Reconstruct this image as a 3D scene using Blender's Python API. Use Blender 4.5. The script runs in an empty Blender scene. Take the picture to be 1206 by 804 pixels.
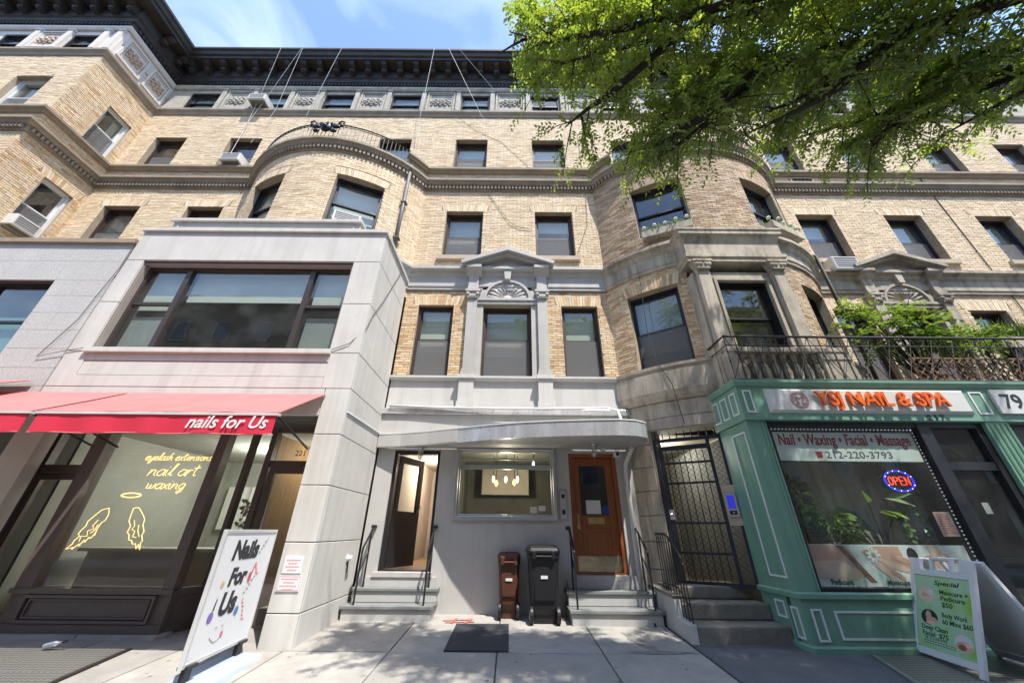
import bpy, math, random
import numpy as np
from mathutils import Vector, Matrix
R = math.radians
sc = bpy.context.scene
col = sc.collection
# ------------------------------------------------------------------ camera
cam_d = bpy.data.cameras.new('camera'); cam = bpy.data.objects.new('camera', cam_d); col.objects.link(cam)
cam_d.sensor_width = 36; cam_d.lens = 36 * 422 / 1206; cam_d.clip_start = .05; cam_d.clip_end = 2000
cam.matrix_world = Matrix.Translation((0, 0, 1.32)) @ Matrix.Rotation(R(90 + 27.85), 4, 'X') @ Matrix.Rotation(.009, 4, 'Z')
sc.camera = cam
# ------------------------------------------------------------------ light
SUN_EL, SUN_AZ = R(63), R(35)          # azimuth: to the right of the line from the facade to the camera
sdir = Vector((math.sin(SUN_AZ) * math.cos(SUN_EL), -math.cos(SUN_AZ) * math.cos(SUN_EL), math.sin(SUN_EL)))
sl = bpy.data.lights.new('sun', 'SUN'); so = bpy.data.objects.new('sun', sl); col.objects.link(so)
sl.energy = 2.9; sl.angle = R(.53); sl.color = (1, .955, .88)
so.rotation_euler = sdir.to_track_quat('Z', 'Y').to_euler(); so.location = (20, -30, 60)
wd = bpy.data.worlds.new('World'); sc.world = wd; wd.use_nodes = True
wn, wl = wd.node_tree.nodes, wd.node_tree.links
bg = wn['Background']; sky = wn.new('ShaderNodeTexSky'); sky.sky_type = 'NISHITA'; sky.sun_disc = False
sky.sun_elevation = SUN_EL; sky.sun_rotation = math.atan2(sdir.x, sdir.y)
sky.air_density = 1.0; sky.dust_density = .5; sky.ozone_density = 2.2
# thin high cloud, everywhere in the sky
tc = wn.new('ShaderNodeTexCoord'); mp = wn.new('ShaderNodeMapping'); mp.inputs['Scale'].default_value = (1.6, 3.2, 5.0); mp.inputs['Rotation'].default_value = (.2, .5, .6)
nz = wn.new('ShaderNodeTexNoise'); nz.inputs['Scale'].default_value = 1.7; nz.inputs['Detail'].default_value = 6; nz.inputs['Distortion'].default_value = .6
rp = wn.new('ShaderNodeValToRGB'); rp.color_ramp.elements[0].position = .47; rp.color_ramp.elements[1].position = .8
rp.color_ramp.elements[1].color = (.16, .16, .16, 1)
mx = wn.new('ShaderNodeMixRGB'); mx.inputs[2].default_value = (9.5, 10.2, 11.2, 1)
wl.new(tc.outputs['Generated'], mp.inputs[0]); wl.new(mp.outputs[0], nz.inputs[0]); wl.new(nz.outputs[0], rp.inputs[0])
wl.new(rp.outputs[0], mx.inputs[0]); wl.new(sky.outputs[0], mx.inputs[1]); wl.new(mx.outputs[0], bg.inputs[0])
bg.inputs[1].default_value = .15
sc.view_settings.view_transform = 'Standard'; sc.view_settings.look = 'None'; sc.view_settings.gamma = 1
sc.view_settings.exposure = 1.45
try: sc.view_settings.use_curve_mapping = False
except Exception: pass
sc.cycles.max_bounces = 10; sc.cycles.transparent_max_bounces = 24; sc.cycles.diffuse_bounces = 5; sc.cycles.glossy_bounces = 4
sc.cycles.caustics_reflective = False; sc.cycles.caustics_refractive = False
try: sc.cycles.use_denoising = True
except Exception: pass
sc.cycles.sample_clamp_indirect = 6
# ------------------------------------------------------------------ helpers
rng = random.Random(7)
WB = {}                                   # world base of each object
class MB:
    def __init__(s): s.v = []; s.f = []; s.M = None
    def add(s, vs, fs):
        b = len(s.v)
        if s.M is not None: vs = [tuple(s.M @ Vector(p)) for p in vs]
        s.v += [tuple(p) for p in vs]; s.f += [tuple(i + b for i in q) for q in fs]; return s
    def box(s, x0, x1, y0, y1, z0, z1):
        return s.add([(x0,y0,z0),(x1,y0,z0),(x1,y1,z0),(x0,y1,z0),(x0,y0,z1),(x1,y0,z1),(x1,y1,z1),(x0,y1,z1)],
                     [(0,3,2,1),(4,5,6,7),(0,1,5,4),(1,2,6,5),(2,3,7,6),(3,0,4,7)])
    def poly(s, pts): return s.add(pts, [tuple(range(len(pts)))])
    def prism(s, pts, a, b, ax='y'):
        """pts 2D outline; ax = extrusion axis: y -> pts are (x,z); z -> (x,y); x -> (y,z)"""
        def m(p, t): return {'y': (p[0], t, p[1]), 'z': (p[0], p[1], t), 'x': (t, p[0], p[1])}[ax]
        n = len(pts); vs = [m(p, a) for p in pts] + [m(p, b) for p in pts]
        fs = [tuple(range(n))[::-1], tuple(range(n, 2*n))] + [(i, (i+1) % n, n+(i+1) % n, n+i) for i in range(n)]
        return s.add(vs, fs)
    def tube(s, pts, r, n=6, caps=True):
        pts = [Vector(p) for p in pts]; k = len(pts); rr = r if isinstance(r, (list, tuple)) else [r]*k
        vs = []; prev = None
        for i, p in enumerate(pts):
            t = (pts[min(i+1, k-1)] - pts[max(i-1, 0)])
            if t.length < 1e-9: t = Vector((0,0,1))
            t.normalize()
            if prev is None:
                a = t.cross(Vector((0,0,1)) if abs(t.z) < .9 else Vector((1,0,0))).normalized()
            else:
                a = (prev - t * prev.dot(t))
                a = a.normalized() if a.length > 1e-6 else t.orthogonal().normalized()
            prev = a; b = t.cross(a)
            for j in range(n):
                w = 2*math.pi*j/n; vs.append(p + (a*math.cos(w) + b*math.sin(w))*rr[i])
        fs = []
        for i in range(k-1):
            for j in range(n): fs.append((i*n+j, i*n+(j+1) % n, (i+1)*n+(j+1) % n, (i+1)*n+j))
        if caps: fs += [tuple(range(n))[::-1], tuple(range((k-1)*n, k*n))]
        return s.add(vs, fs)
    def lathe(s, prof, c, n=12):
        vs = []; k = len(prof)
        for r, z in prof:
            for j in range(n):
                w = 2*math.pi*j/n; vs.append((c[0]+r*math.cos(w), c[1]+r*math.sin(w), c[2]+z))
        fs = [(i*n+j, i*n+(j+1) % n, (i+1)*n+(j+1) % n, (i+1)*n+j) for i in range(k-1) for j in range(n)]
        fs += [tuple(range(n))[::-1], tuple(range((k-1)*n, k*n))]
        return s.add(vs, fs)
    def ball(s, c, r, n=8, m=5):
        if not isinstance(r, (tuple, list)): r = (r, r, r)
        vs = [(c[0], c[1], c[2]-r[2])]
        for i in range(1, m):
            ph = -math.pi/2 + math.pi*i/m
            for j in range(n):
                w = 2*math.pi*j/n; vs.append((c[0]+r[0]*math.cos(ph)*math.cos(w), c[1]+r[1]*math.cos(ph)*math.sin(w), c[2]+r[2]*math.sin(ph)))
        vs.append((c[0], c[1], c[2]+r[2])); fs = []
        for j in range(n): fs.append((0, 1+(j+1) % n, 1+j))
        for i in range(m-2):
            for j in range(n): fs.append((1+i*n+j, 1+i*n+(j+1) % n, 1+(i+1)*n+(j+1) % n, 1+(i+1)*n+j))
        l = len(vs)-1
        for j in range(n): fs.append((l, 1+(m-2)*n+j, 1+(m-2)*n+(j+1) % n))
        return s.add(vs, fs)
    def ring(s, x0, x1, z0, z1, t, y0, y1, b=None):
        """rectangular frame in the xz plane"""
        b = t if b is None else b
        s.box(x0, x0+t, y0, y1, z0, z1); s.box(x1-t, x1, y0, y1, z0, z1)
        s.box(x0+t, x1-t, y0, y1, z0, z0+b); s.box(x0+t, x1-t, y0, y1, z1-t, z1); return s
    def mesh(s, name, mat, off=(0,0,0), smooth=False):
        me = bpy.data.meshes.new(name); o = off
        me.from_pydata([(p[0]-o[0], p[1]-o[1], p[2]-o[2]) for p in s.v], [], s.f); me.update()
        if mat: me.materials.append(mat)
        if smooth: me.polygons.foreach_set('use_smooth', [True]*len(me.polygons))
        return me
    def build(s, name, mat, parent=None, base=None, smooth=False, bevel=0, seg=2):
        if parent is not None: off = WB[parent.name]
        elif base is not None: off = base
        else:
            a = np.array(s.v); off = ((a[:,0].min()+a[:,0].max())/2, (a[:,1].min()+a[:,1].max())/2, a[:,2].min())
        ob = bpy.data.objects.new(name, s.mesh(name, mat, off, smooth)); col.objects.link(ob)
        if parent is not None: ob.parent = parent
        else: ob.location = off
        WB[ob.name] = tuple(off)
        if bevel:
            m = ob.modifiers.new('bevel', 'BEVEL'); m.width = bevel; m.segments = seg; m.limit_method = 'ANGLE'; m.angle_limit = R(35)
        return ob
def tag(o, label, cat, group=None):
    o['label'] = label; o['category'] = cat
    if group: o['group'] = group
    return o
def thing(name, label, cat, loc, group=None):
    o = bpy.data.objects.new(name, None); col.objects.link(o); o.location = loc; o.empty_display_size = .2
    WB[o.name] = tuple(loc); return tag(o, label, cat, group)
def struct(o): o['kind'] = 'structure'; return o
def stuff(o): o['kind'] = 'stuff'; return o
def clone(o, loc, parent=None, rz=None):
    c = o.copy(); col.objects.link(c); c.location = loc
    if parent is not None: c.parent = parent
    if rz is not None: c.rotation_euler = (0, 0, rz)
    return c
# ------------------------------------------------------------------ materials
def nodes(name):
    m = bpy.data.materials.new(name); m.use_nodes = True
    return m, m.node_tree.nodes, m.node_tree.links, m.node_tree.nodes['Principled BSDF']
def pm(name, c, rough=.75, var=.18, scale=3., bump=.15, bscale=45., metal=0., grime=0., gcol=(.12,.1,.08), gscale=1.3, stretch=None, spec=.4, attr=None, coat=0, streak=0, spots=0):
    m, N, L, P = nodes(name); P.inputs['Roughness'].default_value = rough; P.inputs['Metallic'].default_value = metal
    P.inputs['Specular IOR Level'].default_value = spec
    if coat: P.inputs['Coat Weight'].default_value = coat; P.inputs['Coat Roughness'].default_value = .08
    tc = N.new('ShaderNodeTexCoord'); src = tc.outputs['Object']
    if stretch:
        mp = N.new('ShaderNodeMapping'); mp.inputs['Scale'].default_value = stretch; L.new(src, mp.inputs[0]); src = mp.outputs[0]
    n1 = N.new('ShaderNodeTexNoise'); n1.inputs['Scale'].default_value = scale; n1.inputs['Detail'].default_value = 7; n1.inputs['Roughness'].default_value = .62
    L.new(src, n1.inputs[0])
    mr = N.new('ShaderNodeMapRange'); mr.inputs[1].default_value = .28; mr.inputs[2].default_value = .72; mr.inputs[3].default_value = 1-var; mr.inputs[4].default_value = 1+var
    L.new(n1.outputs[0], mr.inputs[0])
    mul = N.new('ShaderNodeVectorMath'); mul.operation = 'SCALE'; L.new(mr.outputs[0], mul.inputs['Scale'])
    if attr == 'object':
        oi = N.new('ShaderNodeObjectInfo'); L.new(oi.outputs['Color'], mul.inputs[0])
    elif attr:
        at = N.new('ShaderNodeAttribute'); at.attribute_name = attr; L.new(at.outputs['Color'], mul.inputs[0])
    else: mul.inputs[0].default_value = c[:3]
    out = mul.outputs[0]
    if grime:
        n2 = N.new('ShaderNodeTexNoise'); n2.inputs['Scale'].default_value = gscale; n2.inputs['Detail'].default_value = 9; n2.inputs['Roughness'].default_value = .7; n2.inputs['Distortion'].default_value = .3
        L.new(src, n2.inputs[0]); r2 = N.new('ShaderNodeMapRange'); r2.inputs[1].default_value = .5; r2.inputs[2].default_value = .78; r2.inputs[3].default_value = 0; r2.inputs[4].default_value = grime
        L.new(n2.outputs[0], r2.inputs[0]); g = N.new('ShaderNodeMixRGB'); g.inputs[2].default_value = (*gcol, 1)
        L.new(r2.outputs[0], g.inputs[0]); L.new(out, g.inputs[1]); out = g.outputs[0]
    if streak:      # rain streaks and run-off stains
        mp2 = N.new('ShaderNodeMapping'); mp2.inputs['Scale'].default_value = (5.5, 5.5, .32); L.new(tc.outputs['Object'], mp2.inputs[0])
        n4 = N.new('ShaderNodeTexNoise'); n4.inputs['Scale'].default_value = 1; n4.inputs['Detail'].default_value = 8; n4.inputs['Roughness'].default_value = .65; L.new(mp2.outputs[0], n4.inputs[0])
        r4 = N.new('ShaderNodeMapRange'); r4.inputs[1].default_value = .48; r4.inputs[2].default_value = .75; r4.inputs[3].default_value = 0; r4.inputs[4].default_value = streak; L.new(n4.outputs[0], r4.inputs[0])
        g4 = N.new('ShaderNodeMixRGB'); g4.inputs[2].default_value = (*gcol, 1); L.new(r4.outputs[0], g4.inputs[0]); L.new(out, g4.inputs[1]); out = g4.outputs[0]
    if spots:       # trodden gum and drips
        vo = N.new('ShaderNodeTexVoronoi'); vo.inputs['Scale'].default_value = 4.2; L.new(tc.outputs['Object'], vo.inputs[0])
        r5 = N.new('ShaderNodeMapRange'); r5.inputs[1].default_value = .075; r5.inputs[2].default_value = .1; r5.inputs[3].default_value = spots; r5.inputs[4].default_value = 0; L.new(vo.outputs['Distance'], r5.inputs[0])
        g5 = N.new('ShaderNodeMixRGB'); g5.inputs[2].default_value = (.06,.057,.052,1); L.new(r5.outputs[0], g5.inputs[0]); L.new(out, g5.inputs[1]); out = g5.outputs[0]
    L.new(out, P.inputs['Base Color'])
    if bump:
        n3 = N.new('ShaderNodeTexNoise'); n3.inputs['Scale'].default_value = bscale; n3.inputs['Detail'].default_value = 4; L.new(tc.outputs['Object'], n3.inputs[0])
        b = N.new('ShaderNodeBump'); b.inputs['Strength'].default_value = bump; b.inputs['Distance'].default_value = .02
        L.new(n3.outputs[0], b.inputs['Height']); L.new(b.outputs[0], P.inputs['Normal'])
        rr = N.new('ShaderNodeMapRange'); rr.inputs[3].default_value = max(.02, rough-.12); rr.inputs[4].default_value = min(1, rough+.12); L.new(n3.outputs[0], rr.inputs[0]); L.new(rr.outputs[0], P.inputs['Roughness'])
    return m
def glass(name, tint=(.86,.9,.88), base=.05, k=1.7, wav=.03, dirt=.05):
    m, N, L, P = nodes(name); N.remove(P); out = N['Material Output']
    tr = N.new('ShaderNodeBsdfTransparent'); tr.inputs[0].default_value = (*tint, 1)
    gl = N.new('ShaderNodeBsdfGlossy'); gl.inputs['Roughness'].default_value = .01; gl.inputs[0].default_value = (.84,.87,.87,1)
    df = N.new('ShaderNodeBsdfDiffuse'); df.inputs[0].default_value = (.6,.62,.6,1)
    fr = N.new('ShaderNodeFresnel'); fr.inputs[0].default_value = 1.5
    ma = N.new('ShaderNodeMath'); ma.operation = 'MULTIPLY_ADD'; ma.inputs[1].default_value = k; ma.inputs[2].default_value = base; ma.use_clamp = True
    tc = N.new('ShaderNodeTexCoord'); nz = N.new('ShaderNodeTexNoise'); nz.inputs['Scale'].default_value = 1.6; nz.inputs['Detail'].default_value = 1; L.new(tc.outputs['Object'], nz.inputs[0])
    b = N.new('ShaderNodeBump'); b.inputs['Strength'].default_value = wav; b.inputs['Distance'].default_value = .3; L.new(nz.outputs[0], b.inputs['Height'])
    L.new(b.outputs[0], gl.inputs['Normal']); L.new(b.outputs[0], fr.inputs['Normal'])
    n2 = N.new('ShaderNodeTexNoise'); n2.inputs['Scale'].default_value = 2.5; n2.inputs['Detail'].default_value = 8; L.new(tc.outputs['Object'], n2.inputs[0])
    r2 = N.new('ShaderNodeMapRange'); r2.inputs[1].default_value = .4; r2.inputs[2].default_value = .8; r2.inputs[3].default_value = dirt*.2; r2.inputs[4].default_value = dirt; L.new(n2.outputs[0], r2.inputs[0])
    m0 = N.new('ShaderNodeMixShader'); L.new(r2.outputs[0], m0.inputs[0]); L.new(tr.outputs[0], m0.inputs[1]); L.new(df.outputs[0], m0.inputs[2])
    mx = N.new('ShaderNodeMixShader'); L.new(fr.outputs[0], ma.inputs[0]); L.new(m0.outputs[0], mx.inputs[1]); L.new(gl.outputs[0], mx.inputs[2])
    ge = N.new('ShaderNodeNewGeometry'); inv = N.new('ShaderNodeMath'); inv.operation = 'SUBTRACT'; inv.inputs[0].default_value = 1; L.new(ge.outputs['Backfacing'], inv.inputs[1])
    mm = N.new('ShaderNodeMath'); mm.operation = 'MULTIPLY'; L.new(ma.outputs[0], mm.inputs[0]); L.new(inv.outputs[0], mm.inputs[1]); L.new(mm.outputs[0], mx.inputs[0])
    L.new(mx.outputs[0], out.inputs[0]); return m
def emit(name, c, s):
    m, N, L, P = nodes(name); P.inputs['Base Color'].default_value = (*c, 1); P.inputs['Emission Color'].default_value = (*c, 1); P.inputs['Emission Strength'].default_value = s; return m
def leafmat(name, c1, c2, trans=.5):
    m, N, L, P = nodes(name); N.remove(P); out = N['Material Output']
    at = N.new('ShaderNodeAttribute'); at.attribute_name = 'tone'
    mx = N.new('ShaderNodeMixRGB'); mx.inputs[1].default_value = (*c1, 1); mx.inputs[2].default_value = (*c2, 1); L.new(at.outputs['Fac'], mx.inputs[0])
    d = N.new('ShaderNodeBsdfDiffuse'); t = N.new('ShaderNodeBsdfTranslucent'); g = N.new('ShaderNodeBsdfGlossy'); g.inputs['Roughness'].default_value = .45; g.inputs[0].default_value = (.8,.85,.8,1)
    hs = N.new('ShaderNodeHueSaturation'); hs.inputs['Hue'].default_value = .475; hs.inputs['Saturation'].default_value = 1.15; hs.inputs['Value'].default_value = 1.7; L.new(mx.outputs[0], hs.inputs['Color'])
    L.new(mx.outputs[0], d.inputs[0]); L.new(hs.outputs[0], t.inputs[0])
    a = N.new('ShaderNodeMixShader'); a.inputs[0].default_value = trans; L.new(d.outputs[0], a.inputs[1]); L.new(t.outputs[0], a.inputs[2])
    b = N.new('ShaderNodeMixShader'); b.inputs[0].default_value = .06; L.new(a.outputs[0], b.inputs[1]); L.new(g.outputs[0], b.inputs[2]); L.new(b.outputs[0], out.inputs[0]); return m
def screenmat(name, c, fac):
    m, N, L, P = nodes(name); out = N['Material Output']; P.inputs['Base Color'].default_value = (*c, 1); P.inputs['Roughness'].default_value = .8
    tr = N.new('ShaderNodeBsdfTransparent'); mx = N.new('ShaderNodeMixShader'); mx.inputs[0].default_value = fac
    L.new(tr.outputs[0], mx.inputs[1]); L.new(P.outputs[0], mx.inputs[2]); L.new(mx.outputs[0], out.inputs[0]); return m
K = {}
K['brick'] = pm('buff_brick', (.5,.36,.22), .85, .16, 9, .35, 70, attr='tone', grime=.2, gcol=(.25,.19,.13), gscale=.7, streak=.16)
K['brick1'] = pm('buff_brick_single', (.5,.36,.22), .85, .16, 9, .35, 70, attr='object', grime=.15, gcol=(.2,.15,.1), gscale=.9)
K['mortar'] = pm('mortar', (.36,.29,.205), .95, .2, 6, .3, 90)
K['limestone'] = pm('limestone_panel', (.58,.56,.52), .8, .09, 1.6, .12, 120, grime=.22, gcol=(.33,.3,.265), gscale=.8, streak=.4)
K['joint'] = pm('dark_joint', (.09,.085,.08), .9, .1, 5, 0)
K['granite'] = pm('pale_granite', (.46,.445,.42), .6, .3, 60, .05, 90, grime=.5, gcol=(.68,.67,.66), gscale=.7, stretch=(1.0,1,.55))
K['paint'] = pm('grey_painted_wall', (.47,.46,.44), .6, .06, 2.2, .12, 30, grime=.12, gcol=(.27,.26,.24), gscale=1.2, streak=.35)
K['trim'] = pm('grey_painted_trim', (.43,.412,.385), .55, .08, 3, .06, 40, grime=.12, gcol=(.22,.21,.2), gscale=2, streak=.35)
K['trimlight'] = pm('light_painted_spandrel', (.55,.535,.51), .55, .06, 3, .06, 40, grime=.1, gcol=(.27,.26,.25), gscale=1.5, streak=.35)
K['stone'] = pm('weathered_brownish_stone', (.43,.375,.3), .85, .25, 2.5, .3, 40, grime=.85, gcol=(.085,.07,.052), gscale=1.3, stretch=(1.4,1.4,.6), streak=.75)
K['ledge'] = pm('brown_stone_ledge', (.30,.245,.18), .85, .22, 3, .2, 40, grime=.5, gcol=(.1,.085,.07), gscale=1.5)
K['friezestone'] = pm('stained_frieze_stone', (.40,.37,.31), .9, .25, 4, .3, 30, grime=.75, gcol=(.14,.12,.09), gscale=1.4)
K['whitestone'] = pm('pale_clean_frieze_stone', (.62,.57,.52), .85, .08, 3, .15, 40, grime=.12, gcol=(.35,.3,.25), gscale=1.4)
K['sillstone'] = pm('sill_stone', (.46,.37,.28), .85, .15, 4, .2, 50, grime=.3, gcol=(.17,.14,.11), gscale=2)
K['cornice'] = pm('black_metal_cornice', (.028,.024,.022), .6, .4, 3, .2, 25, grime=.35, gcol=(.11,.08,.06), gscale=2.2)
K['brown'] = pm('dark_brown_frame', (.05,.03,.024), .5, .15, 5, .05, 40)
K['shopbrown'] = pm('dark_brown_shopfront_paint', (.1,.076,.068), .45, .12, 5, .06, 30, grime=.25, gcol=(.12,.1,.09), gscale=3)
K['black'] = pm('black_painted_metal', (.016,.016,.018), .45, .2, 6, .05, 50)
K['navy'] = pm('dark_blue_black_frame', (.018,.02,.03), .45, .2, 6, .05, 50)
K['white'] = pm('white_painted_frame', (.66,.66,.65), .5, .06, 4, .04, 40, grime=.12, gcol=(.35,.34,.32))
K['alu'] = pm('brushed_aluminium', (.56,.57,.58), .32, .1, 5, .05, 60, metal=.85, stretch=(.3,4,4))
K['steel'] = pm('polished_steel_fascia', (.62,.62,.62), .3, .25, 1.6, .05, 8, metal=.55, stretch=(2.5,2.5,.6))
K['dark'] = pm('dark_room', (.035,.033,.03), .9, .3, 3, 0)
K['room'] = pm('dim_room_wall', (.2,.185,.165), .9, .15, 2, 0)
K['shade'] = pm('pale_roller_shade', (.76,.77,.73), .8, .05, 4, .05, 60)
K['shadegrey'] = pm('grey_roller_shade', (.38,.38,.37), .8, .06, 4, .05, 60)
K['curtain'] = pm('cream_curtain', (.62,.58,.5), .9, .08, 5, .1, 60)
K['screen'] = screenmat('grey_insect_screen', (.2,.2,.2), .42)
K['glass'] = glass('window_glass', base=.05, k=1.35, wav=.008)
K['shopglass'] = glass('shop_window_glass', (.9,.93,.91), base=.035, k=1.4, wav=.004, dirt=.03)
K['concrete'] = pm('pale_concrete', (.43,.41,.385), .88, .2, 2.2, .3, 60, grime=.75, gcol=(.17,.16,.145), gscale=1.1, attr='object', spots=.6)
K['asphalt'] = pm('asphalt', (.09,.09,.092), .92, .25, 5, .5, 120, grime=.3, gcol=(.14,.14,.14), gscale=1.2)
K['slate'] = pm('slate_tread', (.2,.21,.205), .7, .15, 5, .15, 50, grime=.3, gcol=(.12,.12,.11))
K['oldstep'] = pm('worn_brown_stone_step', (.22,.2,.165), .9, .25, 4, .4, 40, grime=.6, gcol=(.08,.075,.065), gscale=1.8)
K['green'] = pm('green_shopfront_paint', (.17,.32,.235), .4, .08, 4, .05, 30, grime=.12, gcol=(.06,.13,.09), gscale=2, streak=.3)
K['greenwhite'] = pm('white_panel_beading', (.7,.72,.7), .5, .05, 4, 0)
K['redtop'] = pm('sun_faded_red_canvas', (.5,.16,.15), .9, .12, 2, .15, 12, grime=.25, gcol=(.5,.2,.18), gscale=1.1, spec=.2)
K['red'] = pm('red_canvas', (.56,.022,.05), .75, .08, 2, .1, 150)
K['iron'] = pm('rusty_black_iron', (.022,.019,.018), .6, .3, 9, .2, 60, grime=.35, gcol=(.1,.045,.025), gscale=4)
K['bark'] = pm('dark_bark', (.035,.03,.026), .95, .3, 8, .6, 25)
# ------------------------------------------------------------------ surfaces and brickwork
def S_main(s, o, z): return (s, 7.5 - o, z)
def S_wfront(s, o, z): return (s, 5.73 - o, z)
def S_wside(s, o, z): return (-12.7 + o, s, z)
class Bay:
    def __init__(b, cx, half, sag):
        b.cx = cx; b.half = half; b.R = (half*half + sag*sag) / (2*sag); b.cy = 7.5 - sag + b.R; b.th = math.asin(half / b.R); b.S = b.R * b.th
    def __call__(b, s, o, z):
        t = s / b.R; return (b.cx + (b.R+o)*math.sin(t), b.cy - (b.R+o)*math.cos(t), z)
    def s_at(b, dx): return b.R * math.asin(dx / b.R)
    def arc(b, s0, s1, n=14): return [b(s0+(s1-s0)*i/n, 0, 0)[:2] for i in range(n+1)]
LB = Bay(-5.29, 2.61, 1.3); RB = Bay(5.12, 2.71, 1.3)
PALE = [(.7,.565,.395),(.72,.585,.41),(.68,.535,.36),(.75,.625,.45),(.68,.525,.345),(.59,.45,.295),(.72,.575,.39),(.71,.565,.38)]
WARM = [(.68,.55,.39),(.66,.52,.36),(.7,.56,.4),(.64,.45,.26),(.68,.52,.32),(.58,.38,.21),(.72,.57,.38),(.63,.47,.29),(.5,.32,.18),(.68,.48,.28)]
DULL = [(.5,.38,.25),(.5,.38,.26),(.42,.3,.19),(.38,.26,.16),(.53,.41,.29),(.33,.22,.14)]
def bricks(s0, s1, z0, z1, openings, soldiers, skip, pal, rg, L=.215, H=.0635, j=.0125):
    res = []; blocks = list(openings) + list(soldiers) + list(skip); k = 0; za = z0
    while za < z1 - .02:
        zb = min(za + H - j, z1); zm = (za + zb) / 2
        act = [(a, b) for a, b, c, d in blocks if c < zm < d]
        s = s0 - (L/2 if k % 2 else 0) - rg.uniform(0, .02)
        while s < s1:
            iv = [(max(s, s0), min(s + L - j, s1))]
            for a, b in act:
                nv = []
                for p, q in iv:
                    if q <= a or p >= b: nv.append((p, q))
                    else:
                        if p < a: nv.append((p, a))
                        if q > b: nv.append((b, q))
                iv = nv
            for p, q in iv:
                if q - p > .025: res.append((p, q, p, q, za, zb, rg.uniform(.006, .013), rg.choice(pal), rg.uniform(.9, 1.08)))
            s += L
        za += H; k += 1
    for a, b, c, d in soldiers:
        n = max(3, int((b - a) / .068)); w = (b - a) / n; sp = .07
        for i in range(n):
            f0 = i / n; f1 = (i + 1) / n - .13 / n
            lo, lw = a + sp, (b - a) - 2*sp
            res.append((lo + lw*f0, lo + lw*f1, a + (b-a)*f0, a + (b-a)*f1, c + .004, d - .006, rg.uniform(.006, .012), rg.choice(pal), rg.uniform(.9, 1.12)))
    return res
def brick_mesh(name, S, bl, mat, parent):
    n = len(bl); V = np.empty((n, 8, 3)); C = np.ones((n, 8, 4))
    for i, (p, q, p2, q2, za, zb, o, c, t) in enumerate(bl):
        V[i, 0] = S(p, -.004, za); V[i, 1] = S(q, -.004, za); V[i, 2] = S(q2, -.004, zb); V[i, 3] = S(p2, -.004, zb)
        V[i, 4] = S(p, o, za); V[i, 5] = S(q, o, za); V[i, 6] = S(q2, o, zb); V[i, 7] = S(p2, o, zb); C[i, :, :3] = np.array(c) * t
    base = np.array(WB[parent.name]); V = V.reshape(-1, 3) - base
    f = np.array([(4,5,6,7),(0,1,5,4),(1,2,6,5),(2,3,7,6),(3,0,4,7)]); F = (f[None] + (np.arange(n)*8)[:, None, None]).reshape(-1, 4)
    me = bpy.data.meshes.new(name); me.from_pydata(V.tolist(), [], F.tolist()); me.update(); me.materials.append(mat)
    a = me.color_attributes.new('tone', 'FLOAT_COLOR', 'POINT'); a.data.foreach_set('color', C.reshape(-1).astype('f'))
    ob = bpy.data.objects.new(name, me); col.objects.link(ob); ob.parent = parent; WB[ob.name] = tuple(base); return stuff(ob)
def backing(mb, S, s0, s1, z0, z1, openings, ds=None, depth=.3):
    xs = {s0, s1}; zs = {z0, z1}
    for a, b, c, d in openings: xs |= {min(max(a, s0), s1), min(max(b, s0), s1)}; zs |= {min(max(c, z0), z1), min(max(d, z0), z1)}
    if ds:
        n = int((s1 - s0) / ds) + 1; xs |= {s0 + (s1-s0)*i/n for i in range(n+1)}
    xs = sorted(xs); zs = sorted(zs)
    for i in range(len(xs)-1):
        if xs[i+1] - xs[i] < 1e-5: continue
        for k in range(len(zs)-1):
            sm, zm = (xs[i]+xs[i+1])/2, (zs[k]+zs[k+1])/2
            if any(a < sm < b and c < zm < d for a, b, c, d in openings): continue
            mb.poly([S(xs[i],0,zs[k]), S(xs[i+1],0,zs[k]), S(xs[i+1],0,zs[k+1]), S(xs[i],0,zs[k+1])])
    for a, b, c, d in openings:
        if a < s0-.01 or b > s1+.01: continue
        cs = [x for x in xs if a <= x <= b]
        mb.poly([S(a,0,c), S(a,0,d), S(a,-depth,d), S(a,-depth,c)]); mb.poly([S(b,0,d), S(b,0,c), S(b,-depth,c), S(b,-depth,d)])
        for p, q in zip(cs[:-1], cs[1:]):
            mb.poly([S(p,0,d), S(q,0,d), S(q,-depth,d), S(p,-depth,d)]); mb.poly([S(q,0,c), S(p,0,c), S(p,-depth,c), S(q,-depth,c)])
def offset_path(path, o):
    n = len(path); out = []
    for i, p in enumerate(path):
        ns = []
        for a, b in ((i-1, i), (i, i+1)):
            if a < 0 or b >= n: continue
            dx, dy = path[b][0]-path[a][0], path[b][1]-path[a][1]; l = math.hypot(dx, dy)
            if l > 1e-6: ns.append((dy/l, -dx/l))
        if len(ns) == 1: out.append((p[0]+ns[0][0]*o, p[1]+ns[0][1]*o))
        else:
            mx, my = ns[0][0]+ns[1][0], ns[0][1]+ns[1][1]; d = (mx*mx+my*my)/2
            out.append((p[0]+mx*o/max(d, .2), p[1]+my*o/max(d, .2)))
    return out
def sweep(mb, path, prof):
    """closed profile of (out, z) along a plan path"""
    rows = [[(x, y, z) for x, y in offset_path(path, o)] for o, z in prof]; n = len(path); m = len(prof)
    vs = [p for r in rows for p in r]; fs = []
    for j in range(m):
        k = (j+1) % m
        for i in range(n-1): fs.append((j*n+i, j*n+i+1, k*n+i+1, k*n+i))
    fs += [tuple(j*n for j in range(m)), tuple(j*n+n-1 for j in range(m))[::-1]]
    mb.add(vs, fs)
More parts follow.
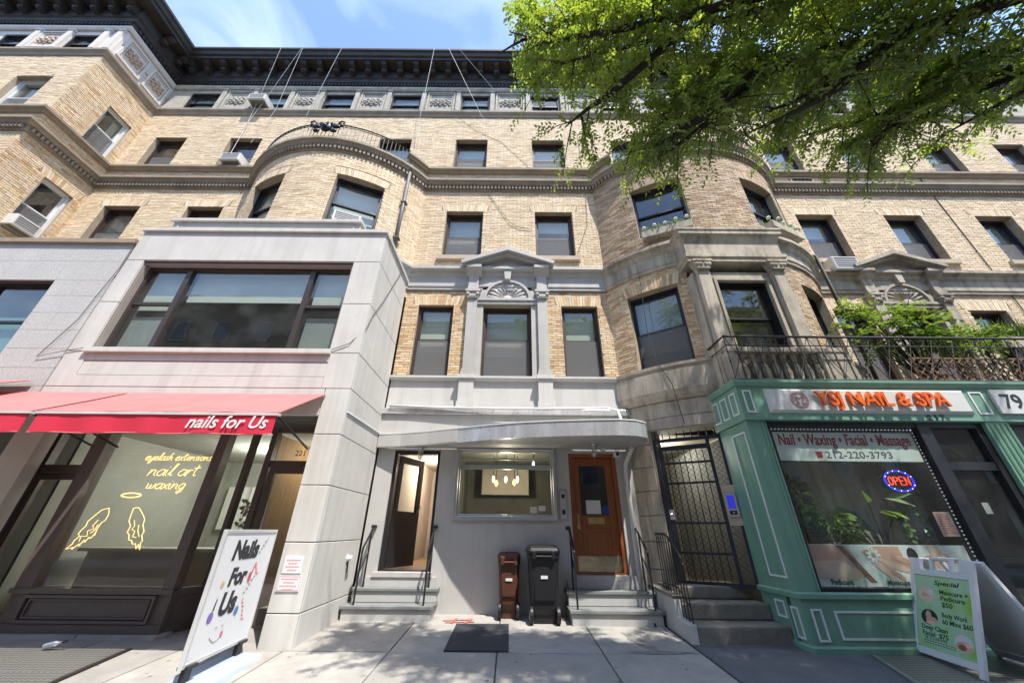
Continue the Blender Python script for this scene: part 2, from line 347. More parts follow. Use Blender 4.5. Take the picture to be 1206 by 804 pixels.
def along(path, step, start=0):
    """points with outward normals every step along a path"""
    res = []; acc = start
    for a, b in zip(path[:-1], path[1:]):
        dx, dy = b[0]-a[0], b[1]-a[1]; l = math.hypot(dx, dy)
        while acc < l:
            t = acc / l; res.append((a[0]+dx*t, a[1]+dy*t, dy/l, -dx/l)); acc += step
        acc -= l
    return res
def blocks_along(mb, path, step, w, o0, o1, z0, z1, start=.05):
    for x, y, nx, ny in along(path, step, start):
        tx, ty = -ny, nx
        def q(t, o, z): return (x+tx*t+nx*o, y+ty*t+ny*o, z)
        mb.add([q(-w/2,o0,z0),q(w/2,o0,z0),q(w/2,o1,z0),q(-w/2,o1,z0),q(-w/2,o0,z1),q(w/2,o0,z1),q(w/2,o1,z1),q(-w/2,o1,z1)],
               [(0,3,2,1),(4,5,6,7),(0,1,5,4),(1,2,6,5),(2,3,7,6),(3,0,4,7)])
# ------------------------------------------------------------------ windows
WC = {}
def window(parent, x, y, z, ang, w, h, frame='brown', inset=.17, shade=.5, shcol='shade', screen=True, sill=None, split=.5, gl='glass'):
    key = (round(w, 3), round(h, 3), frame, inset, screen, split, gl)
    if key not in WC:
        d = {}; a = w/2; i = inset; hs = h*split
        d['window'] = (MB().ring(-a, a, 0, h, .055, i-.03, i+.14), frame)
        d['upper_sash'] = (MB().ring(-a+.056, a-.056, hs-.02, h-.057, .042, i+.022, i+.06), frame)
        d['lower_sash'] = (MB().ring(-a+.056, a-.056, .057, hs+.022, .042, i+.066, i+.104, .06), frame)
        d['pane'] = (MB().box(-a+.1, a-.1, i+.038, i+.046, hs+.024, h-.1), gl)
        d['pane2'] = (MB().box(-a+.1, a-.1, i+.08, i+.088, .12, hs-.022), gl)
        if screen: d['insect_screen'] = (MB().box(-a+.06, a-.06, i+.012, i+.016, .06, hs-.02), 'screen')
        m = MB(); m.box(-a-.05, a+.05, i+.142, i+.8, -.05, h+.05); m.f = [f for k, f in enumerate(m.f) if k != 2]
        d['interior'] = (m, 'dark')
        WC[key] = {k: v[0].mesh(k.rstrip('2'), K[v[1]]) for k, v in d.items()}
    ms = WC[key]; P = WB[parent.name]
    o = bpy.data.objects.new('window', ms['window']); col.objects.link(o); o.parent = parent; o.location = (x-P[0], y-P[1], z-P[2]); o.rotation_euler = (0, 0, ang)
    for k, me in ms.items():
        if k == 'window': continue
        c = bpy.data.objects.new(k.rstrip('2'), me); col.objects.link(c); c.parent = o
    if shade:
        k2 = ('shade', round(w, 3), round(h, 3), inset, round(shade, 2), shcol)
        if k2 not in WC: WC[k2] = MB().box(-w/2+.07, w/2-.07, inset+.155, inset+.165, h*(1-shade), h-.06).mesh('roller_shade', K[shcol])
        c = bpy.data.objects.new('roller_shade', WC[k2]); col.objects.link(c); c.parent = o
    if rng.random() < .45:      # pleated curtains drawn to the sides
        f_ = rng.choice([.22, .3, .38]); k4 = ('curtain', round(w, 3), round(h, 3), inset, f_)
        if k4 not in WC:
            cm = MB()
            for sg in (-1, 1):
                n_ = 13; v_ = []
                for i_ in range(n_):
                    xx = sg*(w/2-.07-(w-.14)*f_*i_/(n_-1)); yy = inset+.2+.02*math.sin(i_*1.6); v_ += [(xx, yy, .05), (xx, yy, h-.06)]
                cm.add(v_, [(2*i_, 2*i_+2, 2*i_+3, 2*i_+1) for i_ in range(n_-1)])
            WC[k4] = cm.mesh('curtain', K['curtain'])
        c = bpy.data.objects.new('curtain', WC[k4]); col.objects.link(c); c.parent = o
    if sill:
        k3 = ('sill', round(w, 3), sill)
        if k3 not in WC: WC[k3] = MB().box(-w/2-.1, w/2+.1, -.09, inset-.032, -.13, -.003).mesh('sill', K[sill])
        c = bpy.data.objects.new('sill', WC[k3]); col.objects.link(c); c.parent = o
    return o
# ------------------------------------------------------------------ the brick building
B = thing('brick_apartment_building', 'five storey buff brick apartment building with curved bays and black cornice', 'building', (2, 7.5, 0))
def wall_part(name, S, s0, s1, z0, z1, ops, sold, pal, ds=None, seed=1, keep=None, skip=()):
    mb = MB(); backing(mb, S, s0, s1, z0, z1, ops, ds); w = mb.build(name, K['mortar'], B)
    bl = bricks(s0, s1, z0, z1, ops, sold, skip, pal, random.Random(seed))
    if keep:
        one = [b for b in bl if keep(b) and abs((b[1]-b[0]) - (b[3]-b[2])) < 1e-6]; one.sort(key=lambda b: b[4]); one = one[:300]; ids = {id(b) for b in one}
        bl = [b for b in bl if id(b) not in ids]
        um = MB().box(0, 1, -1, 0, 0, 1); um.f = [f for k, f in enumerate(um.f) if k != 4]; me = um.mesh('brick', K['brick1'])
        for (p, q, _, _, za, zb, o, c, t) in one:
            ob = bpy.data.objects.new('brick', me); col.objects.link(ob); ob.parent = w
            x, y, z = S(p, 0, za); P = WB[w.name]; ob.location = (x-P[0], y-P[1], z-P[2]); ob.scale = (q-p, o+.004, zb-za); ob.color = (c[0]*t, c[1]*t, c[2]*t, 1)
    brick_mesh('brickwork', S, bl, K['brick'], w); return w
def lint(ops, h=.27, e=.16): return [(a-e, b+e, d, d+h) for a, b, c, d in ops]
W4z, W3z = (11.38, 12.92), (7.85, 9.56)
# openings
oL4 = [(-12.0,-10.95,*W4z), (-9.5,-8.43,*W4z)]; oL3 = [(-12.0,-10.93,7.9,9.66), (-9.55,-8.49,7.9,9.66)]
oC4 = [(-1.93,-.88,*W4z), (.6,1.66,*W4z)]; oC3 = [(-1.94,-.87,*W3z), (.63,1.71,*W3z)]
oC2 = [(-2.33,-1.455,4.345,6.285), (-.715,.465,4.345,6.265), (1.215,2.11,4.345,6.285)]
oR4 = [(8.2,9.28,*W4z), (10.75,11.85,*W4z), (13.45,14.52,*W4z), (16.05,17.1,*W4z)]; oR3 = [(8.23,9.32,*W3z), (10.8,11.9,*W3z), (13.47,14.55,*W3z), (16.05,17.15,*W3z)]
oR2 = [(7.98,8.85,4.345,6.27), (9.37,10.53,4.345,6.25), (11.38,12.32,4.345,6.27), (14,15,4.345,6.27)]
oBL = [(-7.05,-5.98,10.8,12.92), (-4.5,-3.42,10.8,12.92)]; oBR = [(3.23,4.31,10.8,12.92), (5.9,6.97,10.8,12.92)]
band = lambda a, b: (a, b, 6.72, 7.42)
wall_part('wall', S_main, -12.7, -7.9, 6.3, 14.25, oL4+oL3, lint(oL3), PALE, seed=1)
wall_part('wall', S_main, -7.9, -2.68, 10.35, 14.25, oBL, [], PALE, seed=2)
near = lambda b: b[4] < 6.7
aed = (-1.13, .87, 4.3, 6.72)
bandC = band(-2.68, 2.41); 
wc = wall_part('wall', S_main, -2.68, 2.41, 7.42, 14.25, oC4+oC3, lint(oC3), PALE, seed=3)
wc2 = wall_part('wall', S_main, -2.68, 2.41, 4.345, 7.42, oC2, lint([oC2[0], oC2[2]], .3), WARM, seed=4, keep=near, skip=[(aed[0], aed[1], 4.3, 7.42), bandC])
wall_part('wall', S_main, 2.41, 7.83, 10.35, 14.25, oBR, [], PALE, seed=5)
wall_part('wall', S_main, 7.83, 20, 7.42, 14.25, oR4+oR3, lint(oR3), PALE, seed=6)
wall_part('wall', S_main, 7.83, 20, 3.5, 7.42, oR2, lint(oR2[::2], .3), PALE, seed=7)
# left projecting wing
oWs = [(6.55,7.27,11.38,13.05), (6.55,7.27,7.9,9.7)]; oWf = [(-14.6,-13.5,11.38,13.0), (-14.6,-13.5,7.9,9.6)]
wall_part('wall', S_wside, 5.73, 7.5, 6.3, 14.25, oWs, lint(oWs[1:]), WARM+PALE, seed=8)
wall_part('wall', S_wfront, -19, -12.7, 6.3, 14.25, oWf, [], PALE, seed=9)
# bays
def bops(b, lst): return [(b.s_at(p), b.s_at(q), c, d) for p, q, c, d in lst]
oLB = bops(LB, [(-1.74,-.66,*W3z), (.68,1.78,*W3z)]); oRB3 = bops(RB, [(-1.92,-.78,*W3z), (.78,1.92,*W3z)])
wall_part('wall', LB, -LB.S, LB.S, 6.5, 10.4, oLB, lint(oLB, .27, .12), PALE, ds=.2, seed=10)
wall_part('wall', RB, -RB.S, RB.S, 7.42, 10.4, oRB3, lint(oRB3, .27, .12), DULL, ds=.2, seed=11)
sA, sB = RB.s_at(-1.2), RB.s_at(.68)
oRB2a = bops(RB, [(-2.36,-1.42,4.345,6.27)]); oRB2b = bops(RB, [(1.32,2.25,4.345,6.27)])
wall_part('wall', RB, -RB.S, sA, 4.345, 6.75, oRB2a, lint(oRB2a, .3, .1), WARM, ds=.2, seed=12)
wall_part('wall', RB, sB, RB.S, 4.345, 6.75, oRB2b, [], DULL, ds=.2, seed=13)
# windows in the openings
shades = [.5, .45, .0, .9, .55, .35, .5, .0, .7]
def put(S, ops, ang=0, frame='brown', sill='sillstone', **k):
    for i, (a, b, c, d) in enumerate(ops):
        x, y, z = S((a+b)/2, 0, c)
        w = math.dist(S(a,0,c), S(b,0,c)); aa = ang
        if isinstance(S, Bay): aa = (a+b)/2/S.R
        sh = k.get('shade', rng.choice(shades)); sh = min(.97, max(0, sh + rng.choice([-.2,-.1,0,.08,.15]))) if sh else 0; kk = {q: v for q, v in k.items() if q != 'shade'}
        ins = kk.pop('inset', .17) + (.05 if isinstance(S, Bay) else 0)
        window(B, x, y, z, aa, w, d-c, frame, ins, shade=sh, sill=sill, **kk)
put(S_main, oL4, frame='brown', sill=None, shade=0); put(S_main, oL3, frame='brown', sill=None, shade=.9, shcol='shadegrey')
put(S_main, oBL+oBR, frame='brown', sill=None); put(S_main, oC4, frame='brown', sill=None, shade=.8)
put(S_main, oC3, frame='brown', sill='sillstone', shade=.5); put(S_main, oR4, frame='brown', sill=None, shade=.55); put(S_main, oR3, frame='navy', inset=.22)
put(S_main, oR2, frame='brown', sill=None, shade=0)
put(S_main, [oC2[0], oC2[2]], frame='brown', sill=None, shade=.45, inset=.12, split=.53); put(S_main, [oC2[1]], frame='brown', sill=None, shade=.5, inset=.12, split=.53)
put(LB, oLB, frame='navy', sill=None, shade=.9, screen=False); put(RB, oRB3, frame='navy', sill=None, shade=.0, screen=False); put(RB, oRB2a+oRB2b, frame='navy', sill=None, shade=.95, shcol='shadegrey')
put(S_wside, oWs, R(90), frame='white', sill=None, inset=.1, shade=0); put(S_wfront, oWf, frame='white', sill=None, inset=.15, shade=0)
# ------------------------------------------------------------------ ledges and bands
wing = [(-19, 5.73), (-12.7, 5.73), (-12.7, 7.5)]
pband = wing + [(-7.9, 7.5)] + LB.arc(-LB.S, LB.S)[1:-1] + [(-2.68, 7.5), (2.41, 7.5)] + RB.arc(-RB.S, RB.S)[1:-1] + [(7.83, 7.5), (20, 7.5)]
m = MB(); sweep(m, pband, [(-.02,10.38),(.05,10.38),(.05,10.56),(.12,10.58),(.16,10.66),(.2,10.68),(.2,10.76),(-.02,10.8)]); bo = m.build('dentil_band', K['ledge'], B)
m = MB(); blocks_along(m, pband, .105, .06, .051, .115, 10.44, 10.555); stuff(m.build('dentil_row', K['ledge'], bo))
e = .28
for pth in (wing + [(-7.9, 7.5)] + LB.arc(-LB.S, -LB.S+.75, 3)[1:], LB.arc(LB.S-.75, LB.S, 3) + [(2.41, 7.5)] + RB.arc(-RB.S, -RB.S+.75, 3)[1:], RB.arc(RB.S-.75, RB.S, 3) + [(20, 7.5)]):
    m = MB(); sweep(m, pth, [(-.02,11.17),(.06,11.17),(.1,11.24),(.15,11.26),(.15,11.34),(-.02,11.37)]); m.build('sill_course', K['ledge'], B)
# short brick parapets where the bays leave the wall
for S, a, b in ((LB, -LB.S, -LB.S+.7), (LB, LB.S-.7, LB.S), (RB, -RB.S, -RB.S+.7), (RB, RB.S-.7, RB.S)):
    m = MB(); n = 4
    for i in range(n):
        p, q = a+(b-a)*i/n, a+(b-a)*(i+1)/n
        m.add([S(p,0,10.77),S(q,0,10.77),S(q,-.25,10.77),S(p,-.25,10.77),S(p,0,11.2),S(q,0,11.2),S(q,-.25,11.2),S(p,-.25,11.2)],[(0,3,2,1),(4,5,6,7),(0,1,5,4),(1,2,6,5),(2,3,7,6),(3,0,4,7)])
    m.build('parapet', K['mortar'], B)
# flat roofs of the bays
for S in (LB, RB):
    m = MB(); m.prism([p for p in S.arc(-S.S, S.S)], 10.5, 10.7, 'z'); m.build('bay_roof', K['joint'], B)
ptop = wing + [(20, 7.5)]
m = MB(); sweep(m, ptop, [(-.02,14.15),(.04,14.15),(.06,14.25),(.1,14.3),(.12,14.34),(.12,14.42),(-.02,14.45)]); m.build('frieze_ledge', K['ledge'], B)
# frieze: openings and panels
fw = [(-11.9,-10.75), (-9.4,-8.25), (-6.95,-5.85), (-4.48,-3.4), (-1.94,-.89), (.6,1.65), (3.18,4.25), (5.75,6.85), (8.3,9.4), (10.85,11.95), (13.4,14.5), (16,17.1)]
fops = [(a, b, 14.47, 15.55) for a, b in fw]
m = MB(); backing(m, S_main, -12.7, 20, 14.5, 16.0, fops, depth=.35); fr = m.build('frieze', K['friezestone'], B)
fwW = [(-18.2,-17.1), (-15.75,-14.75), (-13.85,-13.1)] ; fopsW = [(a, b, 14.6, 15.5) for a, b in [(-16.6,-15.6), (-14.35,-13.4)]]
m = MB(); backing(m, S_wfront, -19, -12.7, 14.5, 16.0, fopsW, depth=.35); backing(m, S_wside, 5.73, 7.5, 14.5, 16.0, []); frw = m.build('frieze', K['whitestone'], B)
def simple_window(x0, x1, z0, z1, y):
    window(B, (x0+x1)/2, y, z0, 0, x1-x0, z1-z0, 'black', .05, shade=rng.choice([0,.5,.6]), screen=False)
for a, b, c, d in fops: simple_window(a, b, c, d, 7.5)
for a, b, c, d in fopsW: simple_window(a, b, c, d, 5.73)
rm = MB()   # carved rosette: central knob, ring of petals, scrolled leaves
rm.ball((0,-.03,0), (.07,.05,.07), 8, 5)
for k in range(8):
    w = k*math.pi/4; rm.ball((.14*math.cos(w), -.02, .12*math.sin(w)), (.07 if k % 2 else .085, .04, .055), 6, 4)
for k in range(10):
    w = k*math.pi/5+.3; rm.ball((.28*math.cos(w), -.015, .2*math.sin(w)), (.07, .03, .045), 6, 4)
for sx in (-1, 1): rm.ball((sx*.36, -.015, .02), (.06, .03, .04), 6, 4); rm.ball((sx*.32, -.015, -.17), (.05, .03, .05), 6, 4)
rme = rm.mesh('rosette', K['friezestone'], smooth=True); rmw = rm.mesh('rosette', pm('rosette_tan', (.47,.36,.26), .85, .2, 6, .2, 40), smooth=True)
def frieze_panel(x0, x1, z0, z1, loc, ang, par, matk, rose):
    """framed panel with a rosette between two pilaster strips"""
    w = x1 - x0; mb = MB(); mb.ring(-w/2, w/2, 0, z1-z0, .07, -.05, 0); mb.ring(-w/2+.1, w/2-.1, .1, z1-z0-.1, .03, -.03, 0)
    ob = bpy.data.objects.new('panel', mb.mesh('panel', K[matk])); col.objects.link(ob); ob.parent = par; P = WB[par.name]
    ob.location = (loc[0]-P[0], loc[1]-P[1], z0-P[2]); ob.rotation_euler = (0, 0, ang)
    r = bpy.data.objects.new('rosette', rose); col.objects.link(r); r.parent = par; r.location = (loc[0]-P[0], loc[1]-P[1], (z0+z1)/2-P[2]); r.rotation_euler = (0, 0, ang)
for (a, b), (c, d) in zip(fw[:-1], fw[1:]):
    x0, x1 = b+.22, c-.22
    frieze_panel(x0, x1, 14.5, 15.66, ((x0+x1)/2, 7.5, 0), 0, fr, 'friezestone', rme)
    for xx in (b+.1, c-.1):
        mb = MB(); mb.box(xx-.075, xx+.075, 7.42, 7.5, 14.42, 15.72); mb.box(xx-.095, xx+.095, 7.4, 7.5, 15.62, 15.72); mb.build('pilaster_strip', K['friezestone'], fr)
for x0, x1 in ((-15.4,-14.55),): frieze_panel(x0, x1, 14.62, 15.62, ((x0+x1)/2, 5.73, 0), 0, frw, 'whitestone', rmw)
for y0, y1 in ((5.85,6.6), (6.72,7.42)): frieze_panel(y0, y1, 14.62, 15.62, (-12.7, (y0+y1)/2, 0), R(90), frw, 'whitestone', rmw)
for xx in (-15.5, -14.45, -13.25, -12.82):
    mb = MB(); mb.box(xx-.08, xx+.08, 5.65, 5.73, 14.55, 15.72); mb.box(xx-.1, xx+.1, 5.63, 5.73, 15.62, 15.72); mb.build('pilaster_strip', K['whitestone'], frw)
m = MB(); sweep(m, wing, [(-.02,15.73),(.06,15.73),(.1,15.8),(.1,15.9),(-.02,15.9)]); m.build('frieze_cap', K['whitestone'], frw)
m = MB(); sweep(m, [(-12.6,7.5),(20,7.5)], [(-.02,15.73),(.06,15.73),(.1,15.8),(.1,15.9),(-.02,15.9)]); m.build('frieze_cap', K['friezestone'], fr)
# cornice
m = MB(); sweep(m, ptop, [(-.02,15.9),(.07,15.9),(.07,16.1),(.13,16.14),(.15,16.3),(.2,16.34),(.2,16.78),(.58,16.8),(.58,16.93),(.64,16.96),(.68,17.1),(.74,17.14),(.74,17.24),(-.3,17.3)])
co = m.build('cornice', K['cornice'], B)
m = MB(); blocks_along(m, ptop, .13, .075, .071, .13, 15.95, 16.08); stuff(m.build('dentil_row', K['cornice'], co))
bk = MB()   # scrolled bracket, local: out = -y
bk.prism([(0,16.4-16.8),(-.16,-.4),(-.2,-.3),(-.16,-.22),(-.3,-.16),(-.36,-.08),(-.34,-.015),(0,-.015)], -.09, .09, 'x')
bk.ball((0,-.17,-.34), (.1,.06,.06), 8, 4)
bme = bk.mesh('bracket', K['cornice'])
for x, y, nx, ny in along(ptop, .6, .3):
    if y > 7.2 and x < -12.3: continue
    o = bpy.data.objects.new('bracket', bme); col.objects.link(o); o.parent = co; P = WB[co.name]
    o.location = (x+nx*.2-P[0], y+ny*.2-P[1], 16.8-P[2]); o.rotation_euler = (0, 0, math.atan2(nx, -ny))
m = MB(); m.prism([(-19,5.8),(-12.7,5.8),(-12.7,7.5),(20,7.5),(20,14),(-19,14)], 16.9, 17.0, 'z'); m.build('roof', K['joint'], B)
# building body behind the facade, so that nothing is paper-thin
m = MB(); m.box(-12.72, 20, 13, 13.3, 0, 17); m.box(19.7, 20, 7.6, 13, 0, 17); m.box(-19, -18.7, 6, 13, 0, 17); m.build('rear_wall', K['mortar'], B)
# ------------------------------------------------------------------ string course, aedicules, spandrel
BP = [(-.02,6.73),(.06,6.73),(.06,6.8),(.085,6.82),(.05,6.85),(.05,7.12),(.1,7.18),(.12,7.26),(.2,7.3),(.2,7.38),(-.02,7.44)]
m = MB(); sweep(m, LB.arc(LB.S-1.0, LB.S, 4) + [(2.41, 7.5)], BP); m.build('string_course', K['trim'], B)
m = MB(); sweep(m, RB.arc(-RB.S, RB.S), BP); m.build('string_course', K['stone'], B)
m = MB(); sweep(m, [(7.83, 7.5), (20, 7.5)], BP); m.build('string_course', K['stone'], B)
def aedicule(cx, mk):
    g = MB(); Y = 7.5
    g.box(cx-.79, cx-.595, Y-.05, Y, 4.345, 6.3); g.box(cx+.59, cx+.785, Y-.05, Y, 4.345, 6.3)          # inner jambs
    g.box(cx-.79, cx+.785, Y-.09, Y+.0, 6.285, 6.43); g.box(cx-.85, cx+.85, Y-.12, Y, 6.38, 6.45)       # lintel
    g.box(cx-.78, cx+.78, Y-.03, Y, 6.45, 7.3)                                                         # tympanum field
    root = g.build('window_surround', K[mk], B)
    for s in (-1, 1):
        x = cx + s*.865; p = MB()
        p.box(x-.12, x+.12, Y-.13, Y, 4.52, 6.42)                                                      # shaft
        p.box(x-.14, x+.14, Y-.16, Y, 4.44, 4.52); p.box(x-.155, x+.155, Y-.18, Y, 4.345, 4.44)           # base
        p.build('pilaster', K[mk], root)
        c = MB(); c.prism([(x-.12,6.42),(x+.12,6.42),(x+.17,6.6),(x-.17,6.6)], Y-.17, Y, 'y'); c.box(x-.18, x+.18, Y-.2, Y, 6.6, 6.66)
        for k in (-1, 1): c.ball((x+k*.12, Y-.17, 6.53), (.05,.04,.05), 8, 5)
        for k in (-1, 0, 1): c.ball((x+k*.06, Y-.17, 6.47), (.03,.03,.05), 6, 4)
        c.build('capital', K[mk], root, smooth=False)
        b = MB(); b.box(x-.135, x+.135, Y-.16, Y, 6.66, 6.76); b.box(x-.125, x+.125, Y-.14, Y, 6.76, 7.1); b.prism([(Y,7.1),(Y-.14,7.1),(Y-.3,7.28),(Y-.3,7.36),(Y,7.36)], x-.19, x+.19, 'x'); b.build('entablature_block', K[mk], root)
        q = MB(); q.box(x-.16, x+.16, Y-.2, Y-.02, 3.72, 4.26); q.box(x-.18, x+.18, Y-.23, Y-.02, 3.62, 3.74); q.box(x-.2, x+.2, Y-.24, Y-.02, 4.262, 4.344); q.build('pedestal', K[mk if mk != 'trim' else 'trimlight'], root)
    a = MB()   # arch rings and keystone
    for r0, r1, d in ((.53,.59,.09), (.6,.7,.06)):
        n = 20; vs = []
        for i in range(n+1):
            w = math.pi*i/n
            for r in (r0, r1):
                for y in (Y-d, Y): vs.append((cx+r*math.cos(w), y, 6.46+r*.96*math.sin(w)))
        fs = []
        for i in range(n):
            k = i*4; fs += [(k, k+2, k+6, k+4), (k+2, k+3, k+7, k+6), (k+1, k, k+4, k+5)]
        a.add(vs, fs)
    a.prism([(cx-.07,7.0),(cx+.07,7.0),(cx+.095,7.27),(cx-.095,7.27)], Y-.17, Y, 'y'); a.build('arch', K[mk], root)
    f = MB()   # radiating shell
    f.ball((cx, Y-.03, 6.46), (.13,.07,.1), 12, 6)
    for i in range(11):
        w = math.pi*(i+.5)/11; dx, dz = math.cos(w), math.sin(w)
        f.tube([(cx+dx*.12, Y-.035, 6.46+dz*.12), (cx+dx*.4, Y-.04, 6.46+dz*.38), (cx+dx*.5, Y-.035, 6.46+dz*.48)], [.012, .036, .02], 6)
    f.build('shell_fan', K['trimlight' if mk == 'trim' else mk], root, smooth=True)
    t = MB()   # pediment
    t.box(cx-.78, cx+.78, Y-.1, Y, 7.24, 7.34)
    for s in (-1, 1):
        pts = [(cx+s*1.16, 7.36), (cx, 7.8), (cx, 7.92), (cx+s*1.2, 7.44)]
        t.prism(pts if s < 0 else pts[::-1], Y-.36, Y, 'y')
        pts = [(cx+s*.98, 7.36), (cx, 7.72), (cx, 7.8), (cx+s*1.14, 7.362)]
        t.prism(pts if s < 0 else pts[::-1], Y-.27, Y, 'y')
    t.prism([(cx-.95,7.34),(cx+.95,7.34),(cx,7.74)], Y-.1, Y, 'y'); t.build('pediment', K[mk], root)
aedicule(-.125, 'trim'); aedicule(9.95, 'stone')
m = MB(); m.box(-2.68, 2.41, 7.45, 7.8, 3.6, 4.262); sp = m.build('spandrel', K['trimlight'], B)
m = MB(); sweep(m, [(-2.68,7.45),(2.41,7.45)], [(0,4.25),(.05,4.25),(.09,4.3),(.09,4.345),(-.2,4.35)]); m.build('spandrel_ledge', K['trimlight'], sp)
m = MB(); m.box(-2.68, 2.41, 7.43, 7.448, 3.6, 3.73); m.build('spandrel_foot', K['trimlight'], sp)
# sill and dentil of each flanking window are on the ledge; small sill under the centre window
m = MB(); m.box(-.75, .5, 7.38, 7.45, 4.27, 4.343); m.build('sill', K['trimlight'], sp)
# ------------------------------------------------------------------ grey painted ground floor
gops = [(-2.34,-1.42,.675,2.75), (-1.09,.88,1.49,2.82), (1.15,2.1,.65,2.72)]
S_g = lambda s, o, z: (s, 7.46-o, z)
m = MB(); backing(m, S_g, -2.68, 2.44, -.1, 3.6, gops, depth=.3); gw = m.build('ground_floor_wall', K['paint'], B)
# steel strip where the canopy meets the wall and the trough above
m = MB(); m.box(-2.74, 2.47, 7.3, 7.45, 3.46, 3.585); m.build('flashing', K['steel'], gw, bevel=.01)
m = MB(); m.box(-2.70, 2.44, 7.36, 7.455, 3.03, 3.455); m.build('canopy_backboard', K['paint'], gw)
# left doorway: hall behind an open black door
hall = pm('hall_wall_beige', (.42,.36,.3), .8, .05, 2, 0)
m = MB(); m.box(-2.36, -1.3, 7.76, 11.5, .66, 2.9); m.f = [f for k, f in enumerate(m.f) if k != 2]; hw = m.build('hallway', hall, B)
m = MB(); m.box(-2.34, -1.32, 7.76, 11.4, .664, .68); m.build('hall_floor', pm('wood_floor', (.25,.17,.11), .5, .2, 4, .05, 30, stretch=(8,.6,1)), hw)
m = MB(); m.box(-1.33, -1.305, 7.77, 11.4, .68, .8); m.box(-1.33, -1.305, 7.77, 11.4, 1.5, 1.56); m.build('skirting_and_rail', K['white'], hw)
m = MB(); m.ring(-2.34, -1.42, .675, 2.75, .06, 7.5, 7.66, .02); m.build('door_frame', K['black'], B)
d = MB(); d.M = Matrix.Translation((-2.27, 7.66, .7)) @ Matrix.Rotation(R(66), 4, 'Z')
d.ring(0, .82, 0, 1.98, .13, 0, .045, .95); do = d.build('door', K['black'], B)
p = MB(); p.M = d.M; p.box(.125, .695, .018, .026, .94, 1.86); p.build('pane', K['shopglass'], do)
h = MB(); h.M = d.M; h.tube([(.75,-.05,.85),(.75,-.05,1.02)], .012, 6); h.box(.73,.77,-.05,0,.9,.98); h.ball((.75,-.06,1.05), .025, 8, 5); h.build('handle', K['alu'], do)
# chrome shop window
m = MB(); m.ring(-1.09, .88, 1.49, 2.82, .06, 7.4, 7.5, .075); m.ring(-1.03, .82, 1.565, 2.76, .03, 7.5, 7.56); wf = m.build('window', K['alu'], B, bevel=.008)
m = MB(); m.box(-1.0, .79, 7.52, 7.528, 1.59, 2.73); m.build('pane', K['shopglass'], wf)
m = MB(); m.box(-1.0, .79, 7.58, 7.66, 2.42, 2.5); m.box(-1.0, .79, 7.6, 7.63, 2.6, 2.63); m.build('blind_rail', K['white'], wf)
m = MB(); m.box(-1.29, 2.3, 7.77, 11.4, 0, 3.0); m.f = [f for k, f in enumerate(m.f) if k != 2]; rmn = m.build('interior', pm('dim_green_room', (.17,.165,.13), .9, .3, 1.2, 0), B)
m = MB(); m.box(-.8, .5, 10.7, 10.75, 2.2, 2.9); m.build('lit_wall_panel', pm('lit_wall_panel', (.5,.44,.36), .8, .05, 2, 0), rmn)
for i, (x, z) in enumerate(((.44, 1.62), (.6, 1.66))):
    m = MB(); m.box(x-.065, x+.065, 7.512, 7.516, z, z+.11-.02*i); m.build('paper_notice', K['white'], wf)
# pendant bulbs inside (lit in the photograph)
bulb = emit('warm_bulb', (1,.5,.16), 1.6); bulbw = emit('white_bulb', (1,.93,.8), 5)
for i, (x, y, z, k) in enumerate(((-.32,8.5,2.25,0), (.08,8.5,2.27,0), (-.42,9.2,2.42,1), (-.12,9.2,2.42,1), (.16,9.2,2.42,1), (.5,8.3,2.62,1))):
    t = thing('pendant_lamp', ['amber pendant bulb left in the chrome framed window','amber pendant bulb right in the chrome framed window','white ceiling bulb leftmost of three behind the chrome window','white ceiling bulb in the middle behind the chrome window','white ceiling bulb rightmost of three behind the chrome window','small white ceiling spot high right behind the chrome window'][i], 'lamp', (x, y, 2.95), 'lamps inside the ground floor window')
    MB().tube([(x,y,z+.06),(x,y,2.98)], .008, 5).build('cord', K['black'], t)
    b = MB(); b.lathe([(.01,.07),(.036 if not k else .024,.03),(.04 if not k else .026,-.02),(.02,-.05),(.004,-.07)][::-1], (x,y,z), 10); b.build('bulb', bulbw if k else bulb, t, smooth=True)
def plight(loc, e, c, name='indoor_light', r=.08):
    l = bpy.data.lights.new(name, 'POINT'); l.energy = e; l.color = c; l.shadow_soft_size = r; o = bpy.data.objects.new(name, l); col.objects.link(o); o.location = loc
plight((-.1, 9.0, 2.3), 34, (1,.86,.66)); plight((-1.8, 9.6, 2.7), 46, (1,.9,.78))
t = thing('hall_ceiling_lamp', 'small lit ceiling lamp inside the open black door', 'lamp', (-1.62, 8.6, 2.9)); MB().lathe([(.06,0),(.06,-.03),(.02,-.05)][::-1], (-1.62,8.6,2.89), 10).build('bulb', bulbw, t)
# right doorway: wooden door
wood = pm('varnished_red_brown_wood', (.27,.085,.026), .35, .3, 3, .08, 20, stretch=(14,14,1.1), coat=.3)
m = MB(); m.ring(1.15, 2.1, .65, 2.72, .075, 7.5, 7.66, .03); m.build('door_frame', wood, B)
d = MB(); d.box(1.225, 1.36, 7.58, 7.63, .68, 2.64); d.box(1.89, 2.025, 7.58, 7.63, .68, 2.64)
d.box(1.36, 1.89, 7.58, 7.63, .68, .86); d.box(1.36, 1.89, 7.58, 7.63, 1.38, 1.6); d.box(1.36, 1.89, 7.58, 7.63, 2.5, 2.64); d.box(1.36, 1.89, 7.595, 7.62, .86, 1.38)
d.box(1.43, 1.82, 7.585, 7.6, .93, 1.31); do = d.build('door', wood, B, bevel=.006)
MB().box(1.36, 1.89, 7.6, 7.608, 1.6, 2.5).build('pane', K['shopglass'], do)
brass = pm('worn_brass', (.55,.4,.16), .35, .25, 8, .05, 30, metal=.9)
